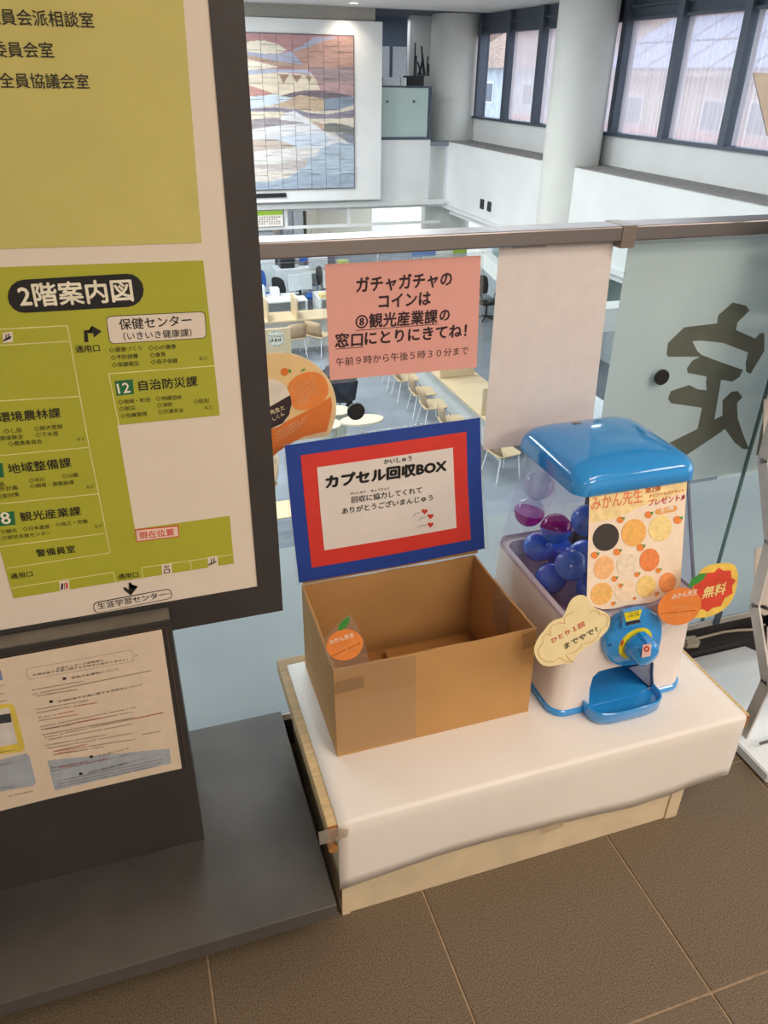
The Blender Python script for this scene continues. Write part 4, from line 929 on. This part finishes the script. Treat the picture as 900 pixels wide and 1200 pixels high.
bp_ = N.new('ShaderNodeBump'); bp_.inputs['Strength'].default_value = .6; bp_.inputs['Distance'].default_value = .05; Lk.new(wv.outputs['Fac'], bp_.inputs['Height']); Lk.new(bp_.outputs[0], bsdf.inputs['Normal'])
xr, ztop = at(414, 42.9, PY(20.2)).x, 2.285; zbot = -1.0; tw = .368
obj('joint_bed', B(xr-9*tw-.02, xr+.02, 20.19, 20.219, zbot-.02, ztop+.02), mat('mural_joint', (112, 106, 112)), mb)
nr = 10; th_ = (ztop-zbot)/nr
for i in range(9):
    for j in range(nr):
        xa_ = xr-(i+1)*tw+.005; xb_ = xr-i*tw-.005; off_ = (th_*.35 if i % 2 else 0)
        za_ = max(zbot, zbot+j*th_+off_-0)+.004; zb2 = min(ztop, zbot+(j+1)*th_+off_)-.004
        if i % 2 and j == 0: za_ = zbot+.008
        if i % 2 and j == nr-1: zb2 = ztop-.008
        K = 20; me = bpy.data.meshes.new('mural_tile'); dep = 20.17+random.uniform(-.008, .008)
        V = [(xa_+(xb_-xa_)*a_/K, dep, za_+(zb2-za_)*c_/K) for c_ in range(K+1) for a_ in range(K+1)]
        F = [(c_*(K+1)+a_, c_*(K+1)+a_+1, (c_+1)*(K+1)+a_+1, (c_+1)*(K+1)+a_) for c_ in range(K) for a_ in range(K)]
        n0 = len(V); V += [(xa_, 20.189, za_), (xb_, 20.189, za_), (xb_, 20.189, zb2), (xa_, 20.189, zb2)]
        F += [(0, n0, n0+1, K), (K, n0+1, n0+2, n0-1), (n0-1, n0+2, n0+3, K*(K+1)), (K*(K+1), n0+3, n0, 0)]
        V = [(v[0]-mb.location.x, v[1]-mb.location.y, v[2]-mb.location.z) for v in V]
        me.from_pydata(V, [], F); me.materials.append(mm_)
        ca = me.color_attributes.new('glaze', 'FLOAT_COLOR', 'POINT')
        for vi, v in enumerate(V): ca.data[vi].color = mcol(v[0]+mb.location.x, v[2]+mb.location.z)
        o = bpy.data.objects.new('mural_tile', me); C.objects.link(o); o.parent = mb
t = simple('caption_plate', (at(300, 228, PY(20.2)).x-1, at(335.5, 228, PY(20.2)).x, 20.19, 20.215, at(320, 231.5, PY(20.2)).z, at(320, 226.5, PY(20.2)).z), BLACKP, 'slim black caption plate under the mural', 'plate')

for px, py, m_ in ((415, 3, 'small round downlight in the atrium ceiling above the mural'),):
    p = at(px, py, PZ(2.87)); t = thing('ceiling_light', m_, 'ceiling light', (p.x, p.y, 2.87))
    b = newbm(); lathe(b, (p.x, p.y, 2.8695), (0, 0, -1), [(0, .11), (.01, .11)], 20); obj('rim', b, WHITE, t)
    b = newbm(); lathe(b, (p.x, p.y, 2.859), (0, 0, -1), [(0, .085), (.004, .085)], 20); obj('diffuser', b, mat('warm_lamp'), t)
l = bpy.data.lights.new('mural_spot', 'SPOT'); l.energy = 60; l.color = WARM; l.spot_size = 1.9; l.spot_blend = .8; l.shadow_soft_size = .1
lo = bpy.data.objects.new('mural_spot', l); C.objects.link(lo); lo.location = (5.6, 19.7, 2.84); lo.rotation_euler = (.35, 0, 0)
# columns
for i, (cx, cy, r_) in enumerate(((8.99, 21.5, .65), (8.79, 14.75, .556), (8.79, 8.1, .556))):
    b = newbm(); lathe(b, (cx, cy, ZL), (0, 0, 1), [(0, r_), (6.87, r_)], 48); struct('column_%d' % (i+1), b, COLM, smooth=40)
# right wall
pw = newbm(); box(pw, 8.6, 8.8, 2.3, 22, -1.55, -.001); struct('wall_right', pw, WALLW)
struct('trim_6', B(8.58, 9.4, 2.3, 22, -.001, .012), GREYS)
struct('trim_7', B(8.5, 8.62, 2.3, 21.5, -1.62, -1.551), WALLW)
struct('wall_right_2', B(9.4, 9.6, 2.3, 22.5, -1.5, .54), WALLW)
struct('trim_8', B(9.33, 9.6, 2.3, 22.5, .54, .60), DGREY)
b = newbm(); box(b, 9.42, 9.7, 2.3, 22.5, 2.44, 3.0); box(b, 9.36, 9.42, 2.3, 22.5, 2.42, 2.47); box(b, 9.36, 9.42, 2.3, 22.5, 2.62, 2.66); struct('trim_9', b, DGREY)
struct('ceiling_4', B(8.6, 10.6, 2.3, 20.4, -1.75, -1.62), CEIL)
struct('wall_right_3', B(10.6, 10.7, 2.3, 27, ZL, -1.62), mat('pale_blue_wall', (214, 222, 226), .8))
ym = [20.72-1.6*k for k in range(12)]
for k, y in enumerate(ym):
    struct('window_%d' % (k+1), B(9.5, 9.52, y-1.6+.075, y-.075, .60, 2.44), WGLASS)
    struct('trim_%d' % (10+k), B(9.3, 9.56, y-.075, y+.075, .60, 2.86), DGREY)
    if k == 0: continue
    # sheer curtain in every bay
    b = newbm(); n = 60; ya, yb = y-1.6+.09, y-.09; cols = []
    for q_ in range(n+1):
        yy = ya+(yb-ya)*q_/n; xx = 9.455+.018*math.sin(q_*1.15+k)+.008*math.sin(q_*2.7)
        cols.append([b.verts.new((xx, yy, z_)) for z_ in (.61, 2.43)])
    for q_ in range(n): b.faces.new((cols[q_][0], cols[q_+1][0], cols[q_+1][1], cols[q_][1]))
    t = obj('sheer_curtain', b, SHEER, None, smooth=True)
    tag(t, 'sheer white curtain, %s bay from the far end of the right wall' % ('second third fourth fifth sixth seventh eighth ninth tenth eleventh twelfth'.split()[k-1]), 'curtain', 'sheer curtains in the right wall windows')
for p in ((565, 239), (573.5, 242)):
    a = at(p[0]-2.2, p[1]+5, PX(8.59)); c = at(p[0]+2.2, p[1]-5, PX(8.59))
    t = simple('wall_vent', (8.57, 8.6, min(a.y, c.y), max(a.y, c.y), min(a.z, c.z), max(a.z, c.z)), BLACKP, 'small black upright vent plate on the white parapet, %s of two' % ('left' if p[0] < 570 else 'right'), 'vent', 'vent plates on the parapet')

# outdoors beyond the windows
struct('ground', B(11, 60, -20, 60, -4.3, -4.2), mat('asphalt', (120, 118, 116), .9))
def house(name, x, y0, y1, zt, zr, wallm, roofm, label, panels=0, dp=8):
    t_ = thing(name, label, 'building', (x+3, (y0+y1)/2, -4.2))
    obj('wall', B(x, x+dp, y0, y1, -4.2, zt), wallm, t_)
    b = newbm(); prism(b, [(x-.5, y0-.3, zt), (x+dp/2, y0-.3, zr), (x+dp+.5, y0-.3, zt)], (0, y1-y0+.6, 0)); obj('roof', b, roofm, t_)
    k = 0
    sl = Vector((dp/2+.5, 0, zr-zt)); u = sl.normalized(); nn = Vector((-u.z, 0, u.x))
    for i in range(panels):
        for j in range(2):
            y_ = y0+.3+i*1.75; p = Vector((x-.5, y_, zt))+u*(.4+j*1.9)+nn*.05
            b = newbm(); prism(b, [p, p+Vector((0, 1.6, 0)), p+Vector((0, 1.6, 0))+u*1.75, p+u*1.75], nn*.05); obj('solar_panel', b, mat('solar_blue', (128, 140, 178), .3), t_)
    for i in range(int((y1-y0)/2.2)):
        for z_ in (zt-1.6,):
            f_ = obj('window_frame', B(x-.05, x, y0+.6+i*2.2, y0+1.7+i*2.2, z_, z_+1), WHITE, t_); obj('window_pane', B(x-.07, x-.051, y0+.68+i*2.2, y0+1.62+i*2.2, z_+.08, z_+.92), DGREY, f_)
    return t_
TANW = mat('tan_stucco', (196, 178, 156), .9, noise=.12, scale=1.5); BRR = mat('brown_roof', (150, 126, 112), .8, noise=.2, scale=3, stretch=(4, 1, 1)); GRW = mat('grey_siding', (176, 184, 192), .8, noise=.1, scale=2); REDR = mat('red_clay_roof', (186, 116, 104), .8, noise=.2, scale=3, stretch=(4, 1, 1))
house('house', 19, 20, 32, 1.6, 4.0, TANW, BRR, 'tan house with solar panels on its roof seen through the right windows', 6)
house('house', 19.5, 34, 46, 1.9, 4.3, GRW, BRR, 'grey sided house further left through the windows', 0)
house('house', 18.5, 5, 18, 1.3, 3.8, TANW, BRR, 'tan house with solar panels at the photo\'s right edge through the windows', 6)
house('low_annex', 13.2, 8, 30, -1.2, .3, TANW, REDR, 'low annex with red tiled roof right outside the windows', 0, 3.6)
house('house', 22, 50, 64, 3.2, 5.0, GRW, BRR, 'grey house furthest away through the leftmost windows', 0)

# ------------------------------------------------------------------ ground-floor office
# service counters (beech top, white front)
def counter(x0, x1, y0, y1, label, legs=True):
    t_ = thing('service_counter', label, 'counter', ((x0+x1)/2, (y0+y1)/2, ZL))
    obj('counter_top', B(x0, x1, y0, y1, ZL+.70, ZL+.74, bev=.006), BEIGE, t_)
    if x1-x0 > y1-y0: obj('front_panel', B(x0+.02, x1-.02, y0+.28, y0+.31, ZL, ZL+.70), WHITE, t_)
    else: obj('front_panel', B(x0+.28, x0+.31, y0+.02, y1-.02, ZL, ZL+.70), WHITE, t_)
    return t_
CZ = ZL+.74
counter(1.6, 5.9, 16.6, 17.35, 'long beech service counter facing us behind the pink notice')
counter(5.12, 5.9, 10.12, 16.58, 'beech service counter running away from us, lined with chairs')
for i, px in enumerate((357, 320)):
    p = at(px, 385, PZ(CZ)); o_ = obj('counter_divider', B(p.x-.02, p.x+.02, 16.6, 17.2, CZ+.001, CZ+.46, bev=.008), BEIGE)
    tag(o_, ('upright beech divider on the facing counter, right of the round-logo panel', 'upright beech divider on the facing counter, beside the guide board')[i], 'divider', 'beech dividers on the facing counter')
for i, y in enumerate((10.4, 12.2, 14.0)):
    o_ = obj('counter_divider', B(5.13, 5.8, y-.02, y+.02, CZ+.001, CZ+.46, bev=.008), BEIGE); tag(o_, ('upright beech divider at the near end of the long chair-lined counter', 'upright beech divider in the middle of the chair-lined counter', 'upright beech divider at the far end of the chair-lined counter')[i], 'divider', 'beech dividers on the side counter')
def make_chair(label, group, loc=(0, 0, 0)):
    t_ = thing('visitor_chair', label, 'chair', (0, 0, 0), group)
    b_ = newbm(); loft(b_, [(.43, -.22, .22, -.2, .22, .06), (.445, -.23, .23, -.21, .23, .07), (.455, -.225, .225, -.205, .225, .07)], n=4); obj('seat', b_, BEIGE, t_, smooth=40)
    b_ = newbm(); rows2 = []
    for z_, y_ in ((.46, .2), (.56, .245), (.68, .265), (.8, .28)):
        rows2.append([b_.verts.new((x_, y_+.04*(1-(x_/.22)**2)-.03, z_-(.03*(abs(x_)/.22)**3 if z_ > .75 else 0))) for x_ in (-.22, -.11, 0, .11, .22)])
    for i_ in range(3):
        for j_ in range(4): b_.faces.new((rows2[i_][j_], rows2[i_][j_+1], rows2[i_+1][j_+1], rows2[i_+1][j_]))
    o_ = obj('backrest', b_, BROWNC, t_, smooth=60); md_ = o_.modifiers.new('shell', 'SOLIDIFY'); md_.thickness = .014
    for sx in (-1, 1):
        for y_, yb_ in ((-.17, -.21), (.16, .24)):
            b_ = newbm(); tube(b_, [(sx*.17, y_, .43), (sx*.22, yb_, 0)], .011, 8); obj('leg', b_, LEGW, t_, smooth=True)
    return t_
def place(proto, x, y, rz, label, group, z=ZL, first=[]):
    if proto.name not in first: first.append(proto.name); c_ = proto
    else: c_ = copy_tree(proto)
    c_.location = (x, y, z); c_.rotation_euler = (0, 0, rz); c_['label'] = label; c_['group'] = group
    return c_
ch = make_chair('x', 'x')
grp = 'chairs along the side counter'
ords = ['nearest', 'second nearest', 'third nearest', 'fourth nearest', 'fifth nearest', 'farthest']
for i, y in enumerate((10.35, 10.95, 11.75, 12.4, 13.2, 13.9)):
    place(ch, 4.85+(.04 if i % 2 else 0), y, math.radians(90+random.uniform(-6, 6)), 'beech chair with white legs, %s of the row along the side counter' % ords[i], grp)
for i, px in enumerate((350, 383)):
    p = at(px, 387, PZ(CZ)); place(ch, p.x, 16.35, math.radians(180+(8, -50)[i]), ('tan chair pushed to the facing counter, right beside the round-logo panel', 'tan chair turned sideways at the facing counter, left of the pink notice')[i], 'chairs at the facing counter')
p = at(593, 527, PZ(ZL+.45)); place(ch, p.x-.05, p.y, math.radians(100), 'beech chair standing alone between the blue card and the machine lid', 'single chairs')
p = at(330, 597, PZ(ZL+.45)); place(ch, p.x, p.y, math.radians(-90), 'beech chair low at left between the guide board and the blue card', 'single chairs')
p = at(322, 585, PZ(ZL+.45)); place(ch, p.x-.1, p.y+.6, math.radians(-90), 'beech chair behind the one beside the guide board, mostly hidden', 'single chairs')
# round-logo panel
lp = PY(13.9)
a = at(311, 424, lp); c = at(340, 384, lp)
t = thing('logo_panel', 'upright beech panel with a round white logo seen through the glass', 'panel', ((a.x+c.x)/2, 13.92, ZL))
obj('board', B(a.x-.2, c.x, 13.9, 13.94, ZL+.001, c.z), BEIGE, t)
lc = at(323.5, 396.5, lp)
b = newbm(); lathe(b, (lc.x, 13.899, lc.z), (0, -1, 0), [(0, .165), (.004, .165)], 32); obj('logo_disc', b, mat('logo_white', (226, 222, 206)), t)
text('ススメル', (317, 396), (330, 395), PY(13.89), INK, t, bold=.03); text('ほまほ', (317, 401), (330, 400), PY(13.89), INK, t, bold=.03)
b = newbm()
for k in range(26):
    if k % 7 == 3: continue
    a_ = 2*math.pi*k/26; d_ = Vector((math.cos(a_), 0, math.sin(a_))); bar(b, Vector((lc.x, 13.89, lc.z))+d_*.135, Vector((lc.x, 13.89, lc.z))+d_*.15, .02, .002, (0, 1, 0))
obj('ring_print', b, INK, t)
# desks, monitors, office chairs
def desk(x, y, w_, d_, label):
    t_ = thing('office_desk', label, 'desk', (x, y, ZL)); obj('desk_top', B(x-w_/2, x+w_/2, y-d_/2, y+d_/2, ZL+.69, ZL+.72), WHITE, t_)
    for s in (-1, 1): obj('side_panel', B(x+s*(w_/2-.03)-.02, x+s*(w_/2-.03)+.02, y-d_/2, y+d_/2, ZL, ZL+.69), WHITE, t_)
    obj('back_panel', B(x-w_/2+.05, x+w_/2-.05, y+d_/2-.04, y+d_/2-.02, ZL+.2, ZL+.69), WHITE, t_); return t_
desk(3.2, 18.7, 1.8, .8, 'white office desk behind the facing counter, left end'); desk(5.3, 18.7, 1.8, .8, 'white office desk behind the facing counter, middle'); desk(7.2, 18.9, 1.6, .8, 'white office desk right behind the pink notice'); desk(5.4, 21.6, 2.4, .9, 'white office desk farther back beside the blue chair')
def monitor(x, y, z, rz, w_, h_, label, m_=BLACKP):
    t_ = thing('monitor', label, 'monitor', (0, 0, 0)); obj('screen', B(-w_/2, w_/2, -.02, .02, .12, .12+h_, bev=.004), m_, t_)
    obj('stand', B(-.03, .03, .021, .05, .0, .2), BLACKP, t_); obj('foot', B(-.12, .12, -.08, .1, 0, .012), BLACKP, t_)
    t_.location = (x, y, z); t_.rotation_euler.z = rz; return t_
monitor(4.05, 18.85, ZL+.72, .1, .6, .38, 'white computer monitor back on the left office desk', mat('monitor_back', (206, 212, 218)))
monitor(4.95, 18.85, ZL+.72, -.1, .62, .4, 'pale computer monitor on the middle office desk', mat('monitor_back'))
p = at(350, 330, PZ(ZL+1.15)); 
simple('filing_cabinet', (p.x-.25, p.x+.45, p.y+1.6, p.y+2.2, ZL, ZL+1.1), mat('pale_cabinet', (208, 214, 216)), 'pale grey waist-high cabinet in the office with a black printer on top', 'cabinet', bev=.01)
simple('black_printer', (p.x-.1, p.x+.28, p.y+1.7, p.y+2.1, ZL+1.101, ZL+1.34), BLACKP, 'black printer on the pale waist-high cabinet', 'printer', bev=.02)
p = at(320, 335, PZ(ZL+.01)); 
simple('tall_cabinet', (p.x-2.0, p.x-.28, 20.8, 21.3, ZL, ZL+1.9), mat('pale_cabinet'), 'tall pale cabinet behind the office chairs beside the guide board', 'cabinet')
for i, (px, py) in enumerate(((347, 288), (362, 287), (335, 290))):
    p = at(px, py, PY(26.8)); simple('tall_locker', (p.x-.165, p.x+.165, 26.3, 26.8, ZL, ZL+1.8), (mat('locker_a', (200, 206, 206)), mat('locker_b', (222, 214, 196)), mat('locker_c', (176, 180, 186)))[i], ('pale green locker', 'cream locker', 'grey locker')[i]+' against the office back wall under the handrail', 'locker')
def office_chair(x, y, rz, m_, label):
    t_ = thing('office_chair', label, 'office chair', (0, 0, 0), 'office chairs on the ground floor')
    b_ = newbm(); loft(b_, [(.42, -.24, .24, -.22, .24, .08), (.49, -.25, .25, -.23, .25, .09), (.5, -.22, .22, -.2, .22, .08)], n=4); obj('seat', b_, m_, t_, smooth=40)
    b_ = newbm(); prism(b_, [(-.2, .26, .6), (.2, .26, .6), (.23, .28, .8), (.2, .31, 1.0), (.1, .33, 1.06), (-.1, .33, 1.06), (-.2, .31, 1.0), (-.23, .28, .8)], (0, .05, 0)); bmesh.ops.bevel(b_, geom=b_.edges[:], offset=.015, segments=2, affect='EDGES'); obj('backrest', b_, m_, t_, smooth=40)
    b_ = newbm(); tube(b_, [(0, 0, .1), (0, 0, .42)], .025, 8); bar(b_, (0, .2, .44), (0, .31, .65), .06, .02); obj('post', b_, BLACKP, t_)
    b_ = newbm()
    for k in range(5): a_ = 2*math.pi*k/5; tube(b_, [(0, 0, .1), (.28*math.cos(a_), .28*math.sin(a_), .05)], [.025, .015], 6); lathe(b_, (.28*math.cos(a_)-.015, .28*math.sin(a_), .03), (1, 0, 0), [(0, .028), (.03, .028)], 8)
    obj('star_base', b_, BLACKP, t_)
    b_ = newbm()
    for s in (-1, 1): tube(b_, [(s*.24, .05, .46), (s*.28, .05, .66), (s*.28, -.12, .67)], .014, 6)
    obj('armrests', b_, BLACKP, t_)
    t_.location = (x, y, ZL); t_.rotation_euler.z = rz; return t_
for px, py, rz, m_, lb in ((310, 345, .3, BLUEF, 'blue office chair half hidden by the guide board'), (337, 348, 2.2, BLACKP, 'black office chair right of the blue one beside the guide board'), (369, 345, -1.9, BLUEF, 'blue office chair in front of the pale waist-high cabinet'),
                           (388, 338, 1.0, BLACKP, 'black office chair at the pink notice\'s upper left corner'), (366, 312, .8, BLUEF, 'small far blue office chair above the pink notice\'s corner'), (571, 352, .2, BLACKP, 'black high-back office chair between the pink notice and the tall poster')):
    p = at(px, py, PZ(ZL+.5)); office_chair(p.x, p.y, rz, m_, lb)
# papers on the desks and counter
b_sh = [(2.95, 18.5), (3.35, 18.65), (3.75, 18.45), (4.7, 18.6), (5.1, 18.5), (5.6, 18.7)]
for i, (x_, y_) in enumerate(b_sh):
    o_ = obj('paper_stack', B(x_-.15, x_+.15, y_-.1, y_+.1, ZL+.721, ZL+.73+.012*(i % 3)), PAPER); tag(o_, 'white paper stack on the %s office desk, %s' % (('left', 'left', 'left', 'middle', 'middle', 'middle')[i], ('left edge', 'centre', 'right edge', 'left edge', 'centre', 'right edge')[i]), 'papers', 'paper stacks on the office desks')
for i, (px, py, c_, lb) in enumerate(((324, 302, (60, 60, 66), 'dark coat on a hook at the office back, nearest the guide board'), (339, 300, (74, 78, 92), 'dark coat on a hook at the office back, above the pale cabinet'), (366, 298, (206, 160, 160), 'pink coat on a hook at the office back, by the notice corner'), (386, 300, (96, 92, 100), 'grey coat on a hook at the office back, right of the pink one'))):
    p = at(px, py, PY(24.6)); b = newbm(); loft(b, [(p.z-.55, p.x-.16, p.x+.16, 24.55, 24.75, .06), (p.z, p.x-.19, p.x+.19, 24.52, 24.78, .07), (p.z+.5, p.x-.15, p.x+.15, 24.55, 24.75, .06), (p.z+.6, p.x-.05, p.x+.05, 24.62, 24.68, .02)], n=4)
    t = thing('hanging_coat', lb, 'coat', (p.x, 24.65, p.z-.55), 'coats at the office back'); obj('garment', b, mat('coat_%d' % i, c_, .9), t, smooth=50); b = newbm(); tube(b, [(p.x, 24.65, p.z+.59), (p.x, 24.65, p.z+.7), (p.x+.04, 24.65, p.z+.72)], .01, 6); obj('hook', b, STEEL, t)
for i, (x_, y_, w_, h_, c_, lb) in enumerate(((3.0, 18.85, .3, .28, (206, 214, 220), 'pale blue tray tower on the left office desk'), (3.4, 18.9, .22, .2, (232, 232, 236), 'white desktop printer on the left office desk'), (5.75, 18.95, .3, .16, (226, 200, 196), 'pinkish document tray on the middle office desk'), (4.55, 18.45, .25, .1, (236, 214, 150), 'yellow document tray on the middle office desk'), (5.2, 21.7, .5, .3, (222, 226, 230), 'white copier box on the far desk'), (5.9, 21.6, .3, .2, (206, 216, 120), 'lime document box on the far desk'))):
    simple('desk_tray', (x_-w_/2, x_+w_/2, y_-.12, y_+.12, ZL+.7205, ZL+.72+h_), mat('tray_%d' % i, c_), lb, 'tray', bev=.015)
# stools, coat stand near black disc
def stool(px, py, label, w_=.2):
    p = at(px, py, PZ(ZL+.62)); t_ = thing('round_stool', label, 'stool', (p.x, p.y, ZL))
    b_ = newbm(); lathe(b_, (p.x, p.y, ZL+.6), (0, 0, 1), [(0, w_), (.03, w_+.01)], 24); obj('seat', b_, mat('pale_beech', (226, 210, 180), .4), t_)
    b_ = newbm(); lathe(b_, (p.x, p.y, ZL), (0, 0, 1), [(0, w_*.75), (.6, w_*.7)], 16); obj('drum_base', b_, mat('pale_base', (196, 196, 182)), t_); return t_
stool(396, 481, 'round pale stool beside the fan\'s right edge'); stool(385, 497, 'round pale stool lower left, behind the fan edge')
p = at(424, 492, PZ(ZL+.7)); t = thing('oval_side_table', 'oval pale table top just behind the black disc on the glass', 'table', (p.x, p.y, ZL))
b = newbm(); prism(b, [(p.x+.36*math.cos(a), p.y+.2*math.sin(a), ZL+.68) for a in [2*math.pi*k/28 for k in range(28)]], (0, 0, .03)); obj('table_top', b, mat('pale_beech'), t)
b = newbm(); tube(b, [(p.x, p.y, ZL), (p.x, p.y, ZL+.68)], .03, 10); obj('post', b, LEGW, t)
p = at(398, 470, PZ(ZL+.3)); t = thing('stroller', 'dark folded stroller between the fan and the black disc', 'stroller', (p.x, p.y, ZL))
b = newbm(); prism(b, [(p.x-.28, p.y-.2, ZL+.35), (p.x+.25, p.y-.2, ZL+.3), (p.x+.32, p.y-.2, ZL+.75), (p.x+.1, p.y-.2, ZL+1.0), (p.x-.25, p.y-.2, ZL+.9)], (0, .45, 0)); bmesh.ops.bevel(b, geom=b.edges[:], offset=.05, segments=2, affect='EDGES'); obj('fabric_hood', b, mat('navy_fabric', (46, 52, 66), .9, noise=.2, scale=6), t)
b = newbm()
for s in (-1, 1): tube(b, [(p.x-.25, p.y+s*.25, ZL+.08), (p.x+.35, p.y+s*.25, ZL+.95)], .012, 6); tube(b, [(p.x+.28, p.y+s*.25, ZL+.08), (p.x-.2, p.y+s*.25, ZL+.7)], .012, 6)
obj('frame', b, BLACKP, t)
for sx, sy in ((-1, -1), (1, -1), (-1, 1), (1, 1)):
    b = newbm(); lathe(b, (p.x+sx*.27, p.y+sy*.26-.015, ZL+.082), (0, 1, 0), [(0, .08), (.03, .08)], 14); obj('wheel', b, BLACKP, t)
# transom windows under the mural wall
tr_ = struct('window_20', B(-1, 8.4, 20.5, 20.56, -2.0, -1.93), WHITE)
for i, px in enumerate((335, 409, 496)):
    p = at(px, 250, PY(20.5)); struct('trim_%d' % (30+i), B(p.x-.04, p.x+.04, 20.5, 20.56, -1.93, -1.5), WHITE)
a = at(303, 262, PY(20.45)); c = at(331, 247.5, PY(20.45))
t = thing('green_headed_notice', 'white notice board with lime green heading under the mural', 'notice', ((a.x+c.x)/2, 20.45, -1.9))
obj('board', B(a.x-.3, c.x, 20.45, 20.47, a.z-.08, c.z+.02), PAPER, t)
zz = at(320, 252, PY(20.45)).z; obj('heading', B(a.x-.3, c.x, 20.444, 20.449, zz, c.z+.02), mat('bright_lime', (160, 200, 60)), t)
b = newbm()
for i in range(4): micro(b, (303, 255.5+i*2.6), (329, 255+i*2.6), PY(20.445), .035, 9, 200+i)
obj('print', b, mat('body_ink'), t)
t = thing('whiteboard', 'white rolling whiteboard in the office under the far column', 'whiteboard', (8.6, 24, ZL))
a = at(436, 270, PY(24)); c = at(494, 245, PY(24)); obj('panel', B(a.x, c.x, 24, 24.04, ZL+.9, ZL+2.35), WHITE, t)
b = newbm(); tube(b, [(a.x+.2, 24.02, ZL), (a.x+.2, 24.02, ZL+.9)], .02, 8); tube(b, [(c.x-.2, 24.02, ZL), (c.x-.2, 24.02, ZL+.9)], .02, 8); obj('leg', b, ALU, t)
# under the right parapet: glazed office front, signs and stair parapet
for i, y in enumerate((20.2, 18.9, 17.6, 16.3, 15.0)):
    struct('window_%d' % (21+i), B(9.9, 9.92, y-1.2, y, ZL+1.0, -1.62), FROST); struct('trim_%d' % (40+i), B(9.86, 9.96, y-1.3, y-1.2, ZL, -1.62), WHITE)
struct('wall_right_4', B(9.9, 9.95, 12, 21, ZL, ZL+1.0), mat('pale_blue_wall', (214, 222, 226)))
for (px, py, m_, lb) in ((545, 292, mat('bright_lime'), 'lime green hanging sign seen just under the handrail'), (573, 258, mat('bright_lime'), 'lime green sign below the white parapet near the second column'), (497, 296, mat('sign_blue', (110, 140, 190)), 'small blue sign board under the handrail left of centre')):
    p = at(px, py, PX(9.3)) if px > 560 else at(px, py, PY(20.3)); simple('direction_sign', (p.x-.35, p.x+.35, p.y, p.y+.03, p.z-.1, p.z+.1), m_, lb, 'sign')
b = newbm(); q0 = at(548, 281, PX(7.75)); q1 = at(592, 311, PX(7.75)); prism(b, [(7.75, q0.y, q0.z), (7.75, q1.y-1.5, q1.z-.35), (7.75, q1.y-1.5, q1.z-.75), (7.75, q0.y, q0.z-.3)], (.2, 0, 0)); t = obj('escalator_parapet', b, WHITE); tag(t, 'bright white sloping stair parapet under the right end of the pink notice', 'stair parapet')
a = at(706, 358, PY(10.5)); c = at(728, 374, PY(10.5)); 
simple('white_bench', (a.x-.3, c.x+.5, 10.3, 10.7, c.z-.12, a.z-.0), WHITE, 'bright white block seen in the gap between tall poster and banner', 'bench')
simple('glass_lobby_partition', (6.6, 6.7, 7.5, 10.2, ZL, ZL+1.2), mat('pale_blue_wall'), 'low pale partition in the gap between poster and banner', 'partition')
simple('dark_mat', (6.2, 7.6, 6.8, 8.4, ZL+.001, ZL+.02), BLACKP, 'dark entrance mat at the bottom of the gap left of the banner', 'mat')
simple('lobby_frame', (6.9, 7.0, 11.4, 12.6, ZL, ZL+2.1), DGREY, 'dark framed lobby door seen in the gap between poster and banner', 'door frame')
